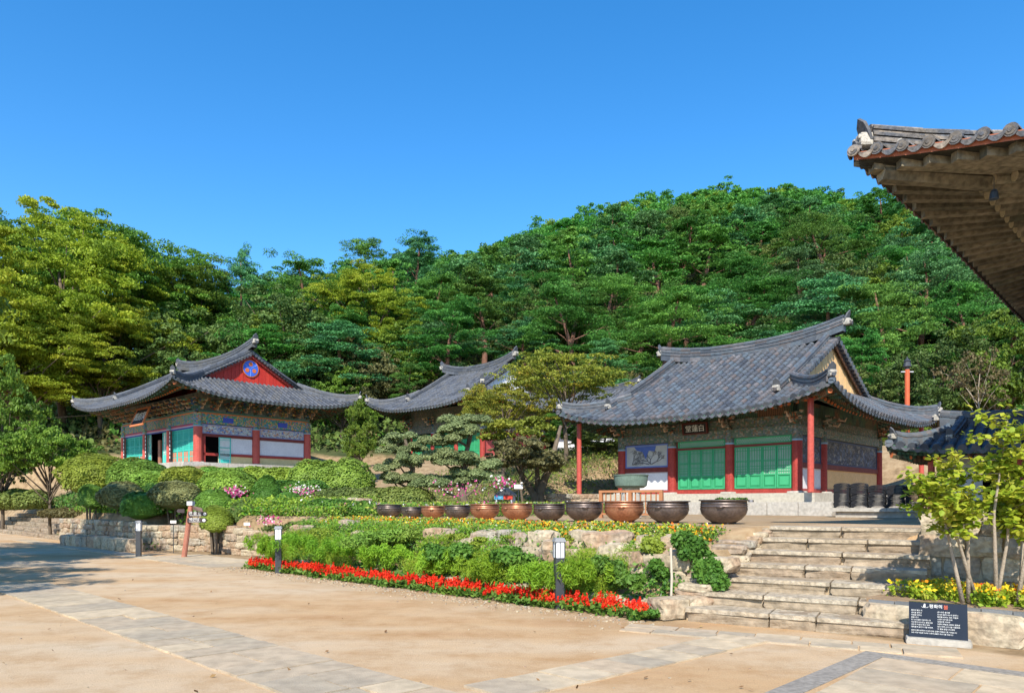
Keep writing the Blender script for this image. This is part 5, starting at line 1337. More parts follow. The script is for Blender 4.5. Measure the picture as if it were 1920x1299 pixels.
# red salvia row: plants of leaves with upright red spikes
def salvia():
    rg = np.random.default_rng(5); pts = []
    for i in range(360):
        f = rg.random(); s = -16.5+f*11.2; wdt = .13; t = 8.38+rg.normal()*wdt*.6
        if abs((f*37) % 5-2.5) < .12 or rg.random() > (1.15-f*.35): continue
        pts.append(xy(s, t))
    V = []; rnd = []; mi = []
    for (x, y) in pts:
        hgt = rg.uniform(.18, .30); n = 30
        P = np.stack([x+rg.normal(size=n)*.085, y+rg.normal(size=n)*.085, rg.random(n)**.7*hgt*.62], 1); Nn = rg.normal(size=(n, 3))*.6+np.array([0, -.2, .7])
        V.append((P, Nn, rg.uniform(.028, .05, n), np.zeros(n, int)))
        for k in range(rg.integers(3, 6)):
            sx, sy = x+rg.normal()*.07, y+rg.normal()*.07; top = hgt*rg.uniform(.75, 1.12); m = 16; q = rg.random(m)
            P = np.stack([sx+rg.normal(size=m)*.011*(1.3-q), sy+rg.normal(size=m)*.011*(1.3-q), top*(.52+.48*q)], 1)
            V.append((P, rg.normal(size=(m, 3))*np.array([1, 1, .5]), rg.uniform(.012, .025, m), np.ones(m, int)))
    P = np.concatenate([v[0] for v in V]); Nn = np.concatenate([v[1] for v in V]); sz = np.concatenate([v[2] for v in V]); mi = np.concatenate([v[3] for v in V])
    me = leaf_mesh('red_salvia', P, Nn, sz, [LBED, PRED], rg.random(len(P)), .6, mi); o = bpy.data.objects.new('red_flower_bed', me); COL.objects.link(o); tag(o, 'long strip of red salvia flowers along the sand', 'flower bed', kind='stuff')
salvia()
# orange and yellow bedding along the terrace edge
p = area(-16.8, -5.4, 9.95, 10.85, 900, 1)
scatter('orange_flower_bed', p, [.15]*len(p), 40000, .027, [LBED, PORA, PYEL, PWHT, LTOPY], 'band of orange, yellow and white bedding flowers before the pots', 'flower bed', 2, [(.14, .55), (.07, .6), (.02, .65), (.38, 0)], spread=.07, asp=.7)
# rockery stones
for k in range(26):
    s = -16.3+k*.44+random.uniform(-.1, .1); t = 9.75+random.uniform(-.1, .35) if k < 12 else 9.7+random.uniform(-.15, .25)
    if k < 14 and k % 3: continue
    x, y = xy(s, t); mb = MB()
    sx = random.uniform(.45, .85); mb.stone((0, 0, 0), (sx, random.uniform(.35, .55), random.uniform(.3, .46)), random.uniform(-1, 0), .13, 0, None, 3, .75)
    o = mb.build('garden_rock', [STONE]); o.location = (x, y, gz(x, y)+.13); tag(o, 'tan boulder set in the rockery between the orange flowers and green plants', 'rock', 'boulders of the rockery')
# slope greenery
p = area(-16.9, -5.3, 8.75, 9.9, 1500, 4)
scatter('slope_greenery', p, [.22]*len(p), 20000, .035, [LIVY, LBED, PWHT], 'mixed low green plants covering the rockery slope', 'ground cover', 5, [(.4, 0), (.004, .8)], spread=.09, asp=.7)
p = [q for q in area(-16.6, -6.2, 8.72, 9.55, 900, 24) if mnoise.noise(Vector((q[0]*1.1, q[1]*1.1, 5))) > -.12]
scatter('feathery_planting', p, [.34+.4*abs(mnoise.noise(Vector((q[0]*1.3, q[1]*1.3, 9)))) for q in p], 80000, .030, [LFERN, LTOPY, LTOP], 'loose feathery bright green planting behind the red flowers', 'ground cover', 25, [(.2, 0), (.15, 0)], spread=.06, asp=.16, vertical=True)
def fern(u, v, Y, w, h, label, seed, mat=LFERN, n=3000, name='feathery_bush', leaf=.05, asp=.16):
    X = ux(u, Y); z = vz(v, Y); rx = w/F*Y/2; rz = h/F*Y/2; rg = np.random.default_rng(seed)
    lo = name == 'feathery_bush'; q = .30 if lo else .5; m_ = 18 if lo else 9
    C = [(X+rg.normal()*rx*(.6 if lo else .45), Y+rg.normal()*rx*.35, z-abs(rg.normal())*rz*.5+rz*.25) for _ in range(m_)]
    lumps(name, C, [(rx*q, rx*q, rz*(.62 if lo else .55))]*m_, n, leaf, mat, label, 'plant', None, seed, .15, 1.1 if lo else .9, .1, -.6, core=False, asp=asp)
fern(1085, 1076, 10.7, 66, 74, 'feathery bright green plant right of the nearest bollard lamp', 61)
fern(1010, 1078, 11.0, 80, 70, 'feathery green plant left of the nearest bollard lamp', 62)
fern(905, 1066, 12.2, 90, 66, 'large feathery green plant above the middle of the red flowers', 63)
fern(820, 1052, 13.2, 80, 60, 'feathery green plant left of the middle rockery', 64)
fern(720, 1040, 14.2, 80, 50, 'feathery bright plant below the juniper mound', 65)
fern(630, 1025, 15.2, 84, 50, 'bright feathery plant right of the second bollard lamp', 66)
fern(565, 1018, 16.0, 80, 46, 'bright feathery clump beside the second bollard lamp', 67)
fern(492, 1020, 16.9, 44, 46, 'thin feathery plant at the far left end of the red flowers', 68)
fern(700, 1010, 15.0, 130, 46, 'spreading dark juniper mound on the slope', 69, LTOP, 5000, 'juniper_mound', .05, .3)
fern(765, 1002, 14.9, 80, 40, 'feathery juniper tip at the right of the mound', 70, LTOP, 3000, 'juniper_mound', .05, .3)
fern(960, 1045, 12.0, 90, 56, 'dark ivy clump in the middle of the slope', 71, LIVY, 3500, 'ivy_clump', .04, .7)
fern(850, 1035, 13.3, 90, 46, 'dark leafy clump beneath the flat stones', 72, LIVY, 3500, 'ivy_clump', .04, .7)
fern(1150, 1065, 10.8, 66, 70, 'ivy trailing over the rubble wall right of the bollard', 73, LIVY, 3200, 'ivy_clump', .04, .7)
fern(1190, 1090, 10.2, 50, 40, 'small ivy clump behind the end of the red flowers', 74, LIVY, 1800, 'ivy_clump', .04, .7)
fern(1232, 1020, 11.0, 58, 56, 'light green bush above the pale stake', 75, LTOPY, 3500, 'leafy_bush', .035, .7)
fern(1235, 1062, 10.6, 34, 50, 'trailing part of a small green plant left of the stake', 76, LIVY, 1600, 'leafy_bush', .035, .7)
fern(1318, 1020, 10.35, 96, 66, 'round dark green bush at the top left of the stairs', 77, LIVY, 6500, 'leafy_bush', .034, .7)
fern(1335, 1074, 10.0, 72, 80, 'round dark green bush hanging beside the stairs', 78, LIVY, 6500, 'leafy_bush', .034, .7)
fern(1215, 1150, 9.7, 60, 26, 'small dark green weeds at the right end of the red flowers', 79, LIVY, 1600, 'weeds', .03, .6)
for k, (u, v, Y) in enumerate(((905, 1010, 13.6), (960, 1008, 13.3), (1080, 1008, 12.4), (860, 1006, 14.0), (1000, 1004, 13.2))):
    fern(u, v, Y, 50, 16, ['low lime moss cushion left of the flat blue stone', 'low lime moss cushion between two rockery boulders', 'lime moss cushion right of the nearest lamp', 'lime moss cushion at the left of the flat stones', 'low lime moss cushion under the orange flowers'][k], 80+k, LTOPY, 1500, 'moss_cushion', .025, .5)
p = area(-16.9, -8.5, 9.35, 10.1, 700, 33)
scatter('slope_greenery', p, [.34]*len(p), 26000, .036, [LFERN, LTOP, LIVY, LBRN], 'soft green planting between the rockery and the orange flowers', 'ground cover', 34, [(.3, 0), (.2, 0), (.06, 0)], spread=.10, asp=.35)
fern(540, 1008, 18.2, 110, 40, 'loose feathery plants before the low wall left of the red flowers', 90)
fern(610, 1000, 17.4, 100, 34, 'grassy plants on the low wall above the second bollard lamp', 91, LTOPY, 3000, 'leafy_bush', .05, .25)
fern(590, 985, 19.2, 120, 26, 'mixed low shrub under the flat topped hedge', 92, LDRK, 3500, 'leafy_bush', .05, .5)
p = area(-33.5, -19, 10.7, 14.0, 1600, 44)
scatter('garden_ground_cover', p, [.42+.35*abs(mnoise.noise(Vector((q[0], q[1], 2)))) for q in p], 60000, .05, [LIVY, LFERN, LTOP, LTOPY, PWHT], 'mixed low leafy plants filling the ground under the clipped shrubs', 'ground cover', 45, [(.3, 0), (.25, 0), (.2, 0), (.008, .8)], spread=.16, asp=.45)
p = area(-46, -33.5, 11.3, 15.0, 1200, 46)
scatter('garden_ground_cover', p, [.5]*len(p), 40000, .07, [LDRK, LIVY, LBRN], 'dark low bushes above the far left stairs', 'ground cover', 47, [(.35, 0), (.15, 0)], spread=.2, asp=.5)
# left garden cover
p = area(-36, -19, 9.6, 17, 2600, 6, lambda s, t: (t > 10.6 or s < -25) and t > 9.4)
scatter('garden_ground_cover', p, [.25]*len(p), 42000, .06, [LIVY, LFERN, LBRN, PPNK, PWHT], 'leafy ground cover of the left garden slope', 'ground cover', 7, [(.25, 0), (.12, 0), (.006, .7), (.008, .7)], spread=.22, asp=.6)
p = area(-20, -14, 11.4, 22, 800, 8)
scatter('garden_ground_cover', p, [.4]*len(p), 22000, .05, [LIVY, LTOPY, LBRN, PPNK, PWHT], 'tall mixed planting with pink and white blooms behind the leftmost pots', 'ground cover', 9, [(.25, 0), (.12, 0), (.02, .75), (.03, .75)], spread=.2, asp=.6)
for (u, v, Y, w, h, n, sd) in ((450, 922, 25.0, 40, 14, 220, 1), (575, 918, 25.4, 44, 14, 150, 2), (600, 975, 21.5, 30, 10, 60, 3), (870, 918, 21.5, 90, 26, 80, 4), (945, 905, 21.5, 40, 18, 60, 5), (425, 930, 24.6, 14, 16, 60, 6), (520, 975, 21.0, 40, 16, 70, 7)):
    rg = np.random.default_rng(sd); X = ux(u, Y); Z = vz(v, Y); P = np.stack([X+rg.normal(size=n)*w/F*Y/3, Y-.5+rg.normal(size=n)*.2, Z+rg.normal(size=n)*h/F*Y/3], 1)
    mi = (rg.random(n) < (.25 if sd != 2 else .6)).astype(int)
    me = leaf_mesh('blooms', P, rg.normal(size=(n, 3))+np.array([0, -1, .3]), rg.uniform(.022, .045, n), [PPNK, PWHT], rg.random(n), .9, mi); o = bpy.data.objects.new('garden_blooms', me); COL.objects.link(o)
    tag(o, 'loose magenta and white blooms among the garden shrubs', 'flowers', kind='stuff')
p = area(-34, -17.2, 9.3, 12.2, 1500, 16, lambda s, t: (t > 10.6 or s < -25))
scatter('garden_ground_cover', p, [.28]*len(p), 34000, .045, [LTOPY, LFERN, LBRN, LIVY, PWHT], 'weeds and low herbs along the top of the left rubble walls', 'ground cover', 17, [(.25, 0), (.10, 0), (.30, 0), (.006, .8)], spread=.14, asp=.5)
# grass blades in the left slope and at the bank behind
p = area(-30, -20, 17, 33, 1200, 11); scatter('bank_grass', p, [.3]*len(p), 24000, .09, [LDRK, LTOPY, LBRN], 'rough grass on the bank between the left and middle halls', 'grass', 12, [(.2, 0), (.35, 0)], spread=.3, asp=.2)
rgl = np.random.default_rng(31); n = 130; Yl = rgl.uniform(5.5, 20, n)**1.0; Xl = (rgl.uniform(0, 1500, n)-CX)/F*Yl; tl_ = st(Xl, Yl)[1]; k_ = (tl_ < 8.4)
Pl = np.stack([Xl[k_], Yl[k_], np.full(k_.sum(), .022)], 1); me = leaf_mesh('litter', Pl, rgl.normal(size=Pl.shape)*.35+np.array([0, 0, 1]), rgl.uniform(.012, .035, len(Pl)), [pm('dry_leaf', [(.10, .05, .02), (.22, .12, .05), (.30, .20, .09)], .8, 5, attr=1)], rgl.random(len(Pl)), .5)
o = bpy.data.objects.new('fallen_leaves', me); COL.objects.link(o); tag(o, 'scattered small dry leaves on the sand and paving', 'fallen leaves', kind='stuff')
mb = MB()
for i in range(900):
    s_ = random.uniform(-17, -4.2); t_ = 8.12-abs(random.gauss(0, .28)); x, y = xy(s_, t_); r_ = random.uniform(.006, .022)
    if i > 840: u_ = random.uniform(0, 1600); y = random.uniform(6, 14); x = ux(u_, y); r_ *= .55
    mb.stone((x, y, r_*.4), (r_*2, r_*1.6, r_*1.2), random.uniform(0, 3), .15, 0, None, 0)
tag(mb.build('gravel', STONE), 'loose gravel and small stones on the sand beside the flower strip', 'gravel', kind='stuff')
p = area(-24, -13, 23, 36, 1500, 26); scatter('bank_grass', p, [.35]*len(p), 26000, .09, [LDRK, LTOPY, LBRN], 'rough grass and herbs on the bank between the middle and right halls', 'grass', 27, [(.2, 0), (.35, 0)], spread=.3, asp=.25)
# right planter flowers
rgp = np.random.default_rng(4); pp = []
for i in range(240):
    x, y = offp(PL, rgp.uniform(.5, 5.0), rgp.uniform(.16, 1.15)); pp.append((x, y, .40))
scatter('yellow_flower_bed', pp, list(rgp.uniform(.12, .22, len(pp))), 15000, .030, [LSHR, PYEL, PORA, PRED], 'bright yellow and lime bedding plants in the right planter', 'flower bed', 14, [(.25, .65), (.10, .72), (.012, .8)], spread=.05, asp=.6)

# cloud pruned pines
def cloud_pine(x, y, pads, label, seed, zb=None):
    zb = gz(x, y) if zb is None else zb; t = empty('cloud_pine', (x, y, zb), 0, label, 'tree'); rg = np.random.default_rng(seed); rd = random.Random(seed)
    mb = MB(); hmax = max(p[2] for p in pads); k = 7; tr = []
    for i in range(k+1): q = i/k; tr.append(Vector((math.sin(q*5+seed)*.16, math.cos(q*4+seed)*.14, hmax*q)))
    tr = [p-tr[0] for p in tr]; mb.tube(tr, [.15-.10*i/k for i in range(k+1)], 8)
    for (px, py, pz, r, rz) in pads:
        q = max(.08, (pz-.35)/hmax); s_ = tr[min(k, int(q*k))]; e = Vector((px, py, pz-.05)); m = s_.lerp(e, .5)+Vector((0, 0, -.08)); mb.tube([s_, m, e], [.05, .04, .02], 6)
    mb.build('trunk', [BARK], t)
    for (px, py, pz, r, rz) in pads:
        nl = 7; C = np.array([(px+rd.gauss(0, 1)*r*.42, py+rd.gauss(0, 1)*r*.38, pz+rd.gauss(0, 1)*rz*.25) for _ in range(nl)]); Rd = np.tile([r*.55, r*.5, rz], (nl, 1))
        P, Nn, idx = clumps(C, Rd, int(1500*r), rg, .55, .6, .55, -.12); inst('foliage_pad', leaf_mesh('foliage_pad', P, Nn, rg.uniform(.035, .06, len(P)), LBON, rg.random(len(P)), .35, rng=rg), t)
def pads_px(cx_, Y, lst, zb): return [((u-cx_)/F*Y, random.uniform(-.35, .35), vz(v, Y)-zb, w/F*Y/2, h/F*Y/2) for (u, v, w, h) in lst]
Y = 24.5; zb = 1.3
cloud_pine(ux(875, Y), Y, pads_px(875, Y, [(868, 788, 84, 28), (845, 806, 56, 22), (886, 812, 60, 24), (828, 832, 62, 26), (832, 866, 86, 34), (880, 862, 66, 28), (918, 874, 60, 26), (862, 888, 50, 24), (905, 895, 62, 28), (868, 902, 60, 26), (818, 908, 84, 28)], zb), 'tall cloud pruned pine with layered pads behind the copper pots', 3, zb)
cloud_pine(ux(757, Y+1), Y+1, pads_px(757, Y+1, [(755, 824, 60, 24), (738, 845, 44, 20), (776, 842, 46, 20), (748, 872, 60, 30), (772, 862, 44, 24), (722, 880, 40, 20), (740, 898, 56, 26), (778, 895, 46, 24)], zb+.1), 'smaller cloud pruned pine behind the leftmost pots', 5, zb+.1)

# maple
def sized_tree(name, u, Y, vtop, wpx, ms, label, group=None, rz=0, cat='tree', hbase=10.0, wbase=10.0, xo=0):
    X = ux(u, Y)+xo; z = gz(X, Y); h = vz(vtop, Y)-z; w = wpx/F*Y
    return put_tree(name, ms, X, Y, label, group, rz, w/wbase, z, cat, h/hbase)
MAP = broad_meshes('maple', 12, 10, 10, LMAP, 56, 360, .095, .52, .26, trunkr=.018)
sized_tree('maple_tree', 1058, 34.5, 655, 235, MAP, 'spreading yellow green maple between the middle and right halls')
sized_tree('maple_tree', 945, 33, 708, 165, MAP, 'lower spreading maple in front of the middle hall wall', rz=2.2)
MAP2 = broad_meshes('low_maple', 13, 10, 10, LDIM, 50, 300, .22, .40, .30, trunkr=.02)
sized_tree('low_maple_tree', 980, 26.5, 812, 130, MAP2, 'small dull brownish maple beneath the large one')
mb = MB()
# forked trunks of the maple
X, Y = ux(1010, 27.5), 27.5; zb = gz(X, Y); t = empty('old_tree', (X, Y, zb), 0, 'forked old trunk with a thin crown behind the dark iron pots', 'tree')
for pts, rr in (([(0, 0, 0), (-.15, 0, .6), (-.75, .2, 1.6), (-1.2, .6, 3.0)], [.20, .16, .1, .05]), ([(.05, 0, 0), (.05, .1, .8), (.5, .3, 1.9), (.9, .6, 3.4)], [.22, .18, .12, .06]), ([(.0, .1, .5), (-.05, .3, 1.6), (.1, .5, 3.2)], [.15, .09, .04])): mb.tube(pts, rr, 9)
mb.build('trunk', [BARK], t, smooth=True)
C = np.array([(random.uniform(-2.3, .3), random.uniform(-.2, 1.6), random.uniform(2.6, 3.7)) for _ in range(20)]); rgx = np.random.default_rng(77)
P, Nn, idx = clumps(C, np.tile([.5, .45, .16], (20, 1)), 240, rgx, .3, .5, .8, -.4); inst('crown', leaf_mesh('old_tree_crown', P, Nn, rgx.uniform(.05, .09, len(P)), LMAP, rgx.random(len(P))*.5, .6), t)

# right foreground shrub with large leaves
def lime_shrub():
    x0, y0 = ux(1866, 8.35), 8.35; zb = .42; t = empty('lime_shrub', (x0, y0, zb), 0, 'tall lime green shrub with several thin stems in the right planter', 'shrub'); rd = random.Random(9); rg = np.random.default_rng(9)
    mb = MB(); tips = []
    stems = [(-.38, 0, -.66, 1.38), (-.25, .1, -.45, 1.62), (-.05, -.1, -.06, 2.12), (.05, .05, .12, 1.5), (.22, -.05, .42, 1.75), (.34, .1, .7, 1.45), (.30, 0, .45, 1.3), (-.12, .15, -.86, 1.36)]
    for (bx_, by_, tx, h) in stems:
        b = Vector((bx_, by_, 0)); e = Vector((tx, rd.uniform(-.3, .4), h)); m = b.lerp(e, .45)+Vector((rd.uniform(-.1, .1), 0, .1)); mb.tube([b, b.lerp(m, .5), m, m.lerp(e, .5), e], [.027, .022, .017, .011, .006], 7); 
        for k in range(15):
            q = rd.uniform(.56, 1); s_ = b.lerp(m, q*2) if q < .5 else m.lerp(e, q*2-1); f = s_+Vector((rd.uniform(-.34, .34), rd.uniform(-.34, .34), rd.uniform(-.05, .25))); mb.tube([s_, f], [.009, .004], 5, cap=False); tips.append((s_, f))
        tips.append((m.lerp(e, .2), e)); tips.append((m.lerp(e, .4), e))
    mb.build('stems', [BARKL], t, smooth=True)
    P = []; Nn = []; V = []; rn = []
    for s_, f in tips:
        for k in range(50):
            q = rd.uniform(.2, 1.15); p = s_.lerp(f, q)+Vector((rd.gauss(0, .04), rd.gauss(0, .04), rd.gauss(0, .03)))
            d = Vector((rd.gauss(0, 1), rd.gauss(0, 1), rd.gauss(-.1, .5))).normalized(); nrm = Vector((rd.gauss(0, .5), rd.gauss(-.3, .5), 1)).normalized(); sd = d.cross(nrm).normalized(); l = rd.uniform(.05, .095); w = l*.36
            up = sd.cross(d).normalized()
            pts = [p, p+d*l*.4+sd*w, p+d*l, p+d*l*.4-sd*w]; mid = up*(-w*.25)
            # two folded halves for a leaf
            V.append([p, p+d*l*.35+sd*w, p+d*l*.75+sd*w*.75, p+d*l+mid]); V.append([p, p+d*l+mid, p+d*l*.75-sd*w*.75, p+d*l*.35-sd*w]); r = rd.random(); rn += [r, r]
    A = np.array([[tuple(q) for q in v] for v in V]).reshape(-1, 3)
    inst('leaves', raw_mesh('lime_leaves', A, len(V), LSHR, rn), t)
lime_shrub()

# ------------------------------------------------------------------ trees of the hillside
BY = broad_meshes('yellow_tree', 1, 10, 10, LYEL, 130, 1000, .066, .12, .30)
BG = broad_meshes('green_tree', 2, 10, 10, LGRN, 130, 950, .068, .15, .30)
BG2 = broad_meshes('green_tree_b', 22, 10, 10, LGRN, 80, 300, .15, .15, .45)
BD = broad_meshes('dark_tree', 4, 10, 10, LDRK, 90, 380, .13, .08, .6)
BB = broad_meshes('brown_bush', 5, 10, 10, LBRN, 60, 300, .16, .06, .6)
PA = [pine_meshes('pine%d' % i, 30+i, 10, 3.9, LPINE if i % 3 else LPINEB, 17, 1300, .085, .12, .36) for i in range(6)]
PF = [pine_meshes('farpine%d' % i, 60+i, 10, 3.4, LPINE if i % 3 else LPINEB, 14, 460, .15, .08, .35) for i in range(5)]
# big broadleaf trees at left
sized_tree('broadleaf_tree', 120, 62, 398, 330, BY, 'huge yellow green tree filling the left edge behind the left hall')
sized_tree('broadleaf_tree', -20, 56, 440, 300, BY, 'yellow green tree cut off by the left edge', rz=2)
sized_tree('broadleaf_tree', 225, 70, 400, 320, BG, 'big green tree with rounded top behind the yellow green one', rz=1)
sized_tree('broadleaf_tree', 20, 76, 388, 300, BG, 'green tree top at the far left skyline', rz=4)
sized_tree('broadleaf_tree', 345, 74, 475, 200, BG, 'green tree sloping down to the pines left of the skyline gap', rz=3)
sized_tree('broadleaf_tree', 40, 57, 590, 260, BY, 'lower green tree hanging over the far left shrubs', rz=5)
sized_tree('broadleaf_tree', 190, 60, 560, 220, BY, 'lower yellow green tree above the left hall roof', rz=5.5)
sized_tree('broadleaf_tree', 330, 64, 590, 200, BD, 'dark green tree directly behind the left hall ridge')
sized_tree('broadleaf_tree', 530, 66, 560, 210, BD, 'dull green bushy tree behind the red gable', rz=1)
sized_tree('broadleaf_tree', 610, 63, 640, 180, BD, 'dull green bush behind the right slope of the left hall', rz=2)
sized_tree('broadleaf_tree', 700, 72, 508, 190, BY, 'bright yellow green rounded tree between left and middle halls', rz=3)
sized_tree('broadleaf_tree', 690, 62, 640, 140, BB, 'brownish bush above the gap between left and middle halls', rz=1)
sized_tree('broadleaf_tree', 640, 58, 700, 110, BG2, 'light green young tree above the left hall right slope', rz=1)
sized_tree('young_tree', 95, 31.5, 792, 135, broad_meshes('small_tree', 24, 10, 10, LGRN, 70, 320, .15, .48, .42), 'small round green tree with bare trunk in front of the big left trees', rz=2)
sized_tree('young_tree', 675, 42, 760, 62, BG2, 'small sparse tree beside the black red board', rz=3)
sized_tree('young_tree', 5, 38, 690, 150, BG2, 'green tree at the left edge above the stairs', rz=3)
sized_tree('broadleaf_tree', 1620, 48, 700, 150, BD, 'dark shrubby tree right behind the cream gable', rz=1)
sized_tree('broadleaf_tree', 1760, 46, 640, 190, BD, 'dark undergrowth tree at the right beneath the near eave', rz=4)
sized_tree('broadleaf_tree', 1870, 44, 600, 170, BG2, 'green leafy tree at the right edge under the near eave', rz=2)
sized_tree('broadleaf_tree', 1690, 40, 790, 90, BG2, 'low green bush between right hall and pavilion roof', rz=2)
sized_tree('broadleaf_tree', 1835, 38, 655, 110, broad_meshes('bare_tree', 8, 10, 10, LBRN, 26, 90, .2, .3, .5, BARKL, .014), 'thin pale nearly bare tree above the pavilion roof', rz=2)
sized_tree('broadleaf_tree', 1130, 36, 800, 110, BD, 'dark green bush behind the thin red eave pole', rz=2)
sized_tree('broadleaf_tree', 1080, 40, 770, 120, BG2, 'green bush right of the maple trunk', rz=2)
# key pines
keyp = [(455, 78, 466, 120, 0, 'leaning pine silhouetted against the sky left of the centre'), (570, 82, 488, 190, 1, 'wide green pine right of the leaning skyline pine'), (655, 92, 446, 150, 2, 'tall pine on the skyline above the left hall'),
        (775, 96, 432, 170, 3, 'dark pine on the skyline left of the hill'), (850, 64, 560, 200, 4, 'broad bluish pine above the middle hall roof'), (905, 76, 500, 190, 5, 'dark layered pine above the bluish one'),
        (1075, 66, 532, 200, 1, 'bright green spreading pine above the maple'), (770, 60, 680, 100, 4, 'low pine pad at the left of the middle hall ridge'), (1190, 74, 570, 170, 2, 'pine with red trunk left of the right hall ridge'),
        (1280, 84, 540, 170, 4, 'pine above the left half of the right hall ridge'), (1400, 80, 470, 200, 5, 'tall red trunked pine above the right hall ridge'), (1520, 76, 460, 190, 3, 'tall red trunked pine left of the near eave'),
        (1640, 58, 520, 240, 4, 'large pine beside the near eave corner'), (1560, 90, 400, 190, 2, 'high pine left of the near eave corner'), (1720, 70, 470, 220, 0, 'large pine under the near eave'), (1450, 66, 600, 150, 1, 'low pine right behind the right hall ridge'),
        (1340, 62, 625, 160, 2, 'low pine behind the middle of the right hall ridge'), (1620, 50, 620, 170, 5, 'green pine boughs behind the cream gable'), (1130, 62, 640, 150, 3, 'low dark pine behind the maple top'), (990, 70, 600, 150, 0, 'pine between the middle hall and the bright spreading pine')]
for (u, Y, vt, w, k, lb) in keyp: sized_tree('pine_tree', u, Y, vt, w, PA[k], lb, rz=k*1.3+u*.01, wbase=9.0, hbase=10.2)
# forest
rf = random.Random(11); placed = [(ux(k[0], k[1]), k[1]) for k in keyp]; cnt = 0; tries = 0
sides = ['left', 'centre left', 'centre', 'centre right', 'right']
while cnt < 235 and tries < 9000:
    tries += 1; Y = 62+(120-62)*rf.random()**.9; u = rf.uniform(-60, 1980); X = ux(u, Y)
    if u < 430 and Y < 80: continue
    if any((X-a)**2+(Y-b)**2 < (5.0*(Y/85))**2 for a, b in placed): continue
    if any(abs(X/Y-ux(k[0], 1))*Y < k[3]/F*Y*.55 and k[1]-9 < Y < k[1]+1 for k in keyp): continue
    placed.append((X, Y)); cnt += 1; h = rf.uniform(8, 11.5); w = rf.uniform(8.5, 12.0)
    if rf.random() < .17: ms = rf.choice([BD, BG2, BB, BD]); nm = 'broadleaf_tree'; lb = 'broadleaf tree among the pines of the wooded hill'; gp = 'broadleaf trees on the hillside'; wb_ = 10; h *= .85; w *= .8
    else: ms = rf.choice(PA if Y < 85 else PF); nm = 'pine_tree'; lb = 'green pine growing in the dense wood of the hillside'; gp = 'pines covering the hillside'; wb_ = 8
    put_tree(nm, ms, X, Y, lb, gp, rf.uniform(0, 6.3), w/wb_, cat='tree', sz=h/10)
# farther wood as one mass
def far_wood():
    rg = np.random.default_rng(21); C = []; Rd = []; pl_ = []
    while len(pl_) < 900:
        Y = rg.uniform(112, 158); X = ux(rg.uniform(330, 1990), Y)
        if any((X-a)**2+(Y-b)**2 < 2.7**2 for a, b in pl_[-260:]): continue
        pl_.append((X, Y)); z = gz(X, Y); h = rg.uniform(5.0, 7.4)
        if rg.random() < .03: h *= 1.25
        wv = rg.uniform(1.6, 2.6)
        for q in range(11):
            a = rg.uniform(0, 6.28); f = rg.uniform(.35, 1); r = wv*(1.25-f*.75)
            C.append((X+math.cos(a)*r*.8, Y+math.sin(a)*r*.8, z+h*f)); rr = wv*rg.uniform(.38, .62); Rd.append((rr, rr, rr*.42))
    P, Nn, idx = clumps(np.array(C), np.array(Rd), 62, rg, .3, .5, .7, -.3); cl = rg.random(len(C)); tr = rg.random(len(C)//11+1)
    rnd = np.clip(cl[idx]*.3+tr[idx//11]*.35+rg.random(len(P))*.35, 0, 1)
    mi = (tr[idx//11] > .86).astype(int)
    me = leaf_mesh('far_wood', P, Nn, rg.uniform(.17, .32, len(P)), [LPINE, LGRN], rnd, .5, mi); o = bpy.data.objects.new('distant_wood', me); COL.objects.link(o); tag(o, 'dense green wood covering the far top of the hill', 'wood', kind='stuff')
far_wood()
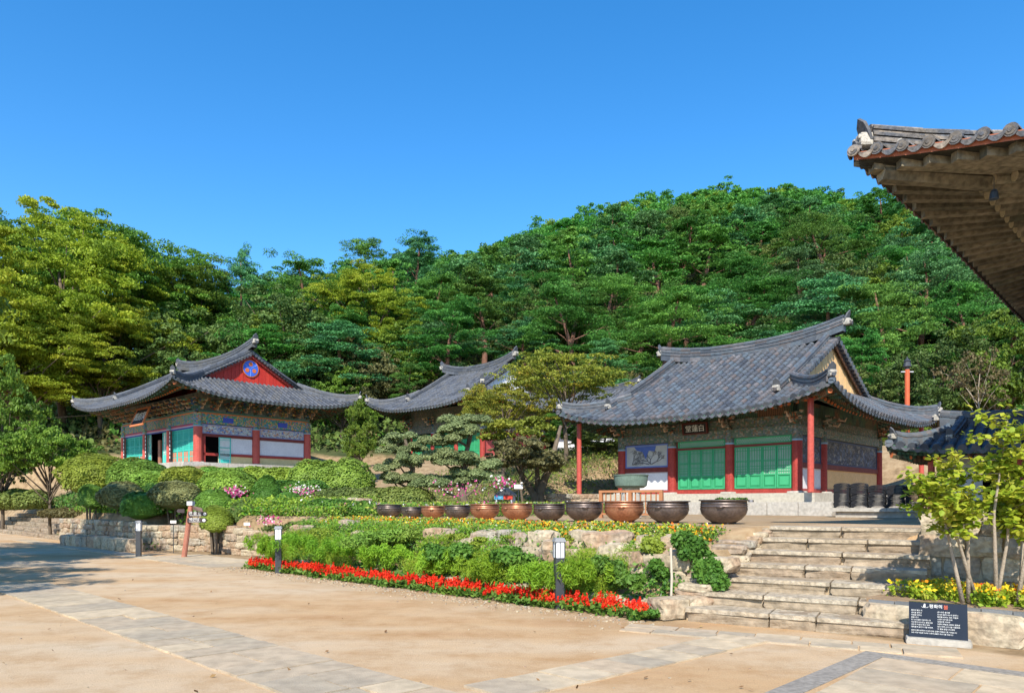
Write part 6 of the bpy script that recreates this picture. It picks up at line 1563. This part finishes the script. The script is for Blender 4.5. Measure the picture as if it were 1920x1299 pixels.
def undergrowth():
    rg = np.random.default_rng(22); n = 120000; Y = rg.uniform(56, 118, n); u = rg.uniform(-80, 2000, n); X = (u-CX)/F*Y; Z = ground_z(X, Y); hgt = np.array([mnoise.noise(Vector((x*.25, y*.25, 3))) for x, y in zip(X, Y)])
    P = np.stack([X, Y, Z+rg.random(n)*(1.3+2.2*np.maximum(hgt, 0))], 1); Nn = rg.normal(size=(n, 3))*.8+np.array([0, -.3, .5])
    me = leaf_mesh('undergrowth', P, Nn, rg.uniform(.12, .32, n), [LDRK, LBRN, LIVY], rg.random(n), .6, np.digitize(hgt, [-.1, .15])); o = bpy.data.objects.new('undergrowth', me); COL.objects.link(o); tag(o, 'dull green brown undergrowth between the hillside trees', 'undergrowth', kind='stuff')
undergrowth()
# trees off the left edge that throw the shadows on the sand
for (x, y, h, w) in ((-17.6, 15.0, 12.0, 9), (-13.4, 6.3, 9.4, 6.6)):
    t = put_tree('broadleaf_tree', BG, x, y, 'courtyard tree just outside the left edge casting shade on the sand', 'courtyard trees beyond the left edge', x, w/10, 0, 'tree', h/10)

# ------------------------------------------------------------------ camera, light, sky
cam = bpy.data.cameras.new('camera'); co = bpy.data.objects.new('camera', cam); COL.objects.link(co)
co.location = (0, 0, CH); co.rotation_euler = (R(90), 0, 0); cam.sensor_width = 36; cam.lens = F/1920*36; cam.shift_y = (HZ-649.5)/1920; cam.clip_end = 3000; cam.clip_start = .05
bpy.context.scene.camera = co
EL, AZ = R(42), R(-10)     # sun stands behind the camera, a little left
sun = bpy.data.lights.new('sun', 'SUN'); so = bpy.data.objects.new('sun', sun); COL.objects.link(so)
dirv = Vector((math.sin(AZ)*math.cos(EL), -math.cos(AZ)*math.cos(EL), math.sin(EL)))
so.rotation_euler = dirv.to_track_quat('Z', 'Y').to_euler(); sun.energy = 4.1; sun.angle = R(.5); sun.color = (1, .93, .80)
w = bpy.data.worlds.new('World'); bpy.context.scene.world = w; w.use_nodes = True
nt = w.node_tree; bg = nt.nodes['Background']; sky = nt.nodes.new('ShaderNodeTexSky'); sky.sky_type = 'NISHITA'; sky.sun_disc = False
sky.sun_elevation = EL; sky.sun_rotation = math.atan2(dirv.x, dirv.y); sky.air_density = 1.0; sky.dust_density = .3; sky.ozone_density = 2.5
hs = nt.nodes.new('ShaderNodeHueSaturation'); hs.inputs['Saturation'].default_value = 1.36
nt.links.new(sky.outputs[0], hs.inputs['Color']); nt.links.new(hs.outputs[0], bg.inputs[0]); bg.inputs[1].default_value = .15
vs = bpy.context.scene.view_settings; vs.view_transform = 'Standard'; vs.look = 'None'; vs.exposure = .85; vs.gamma = 1; vs.use_curve_mapping = False
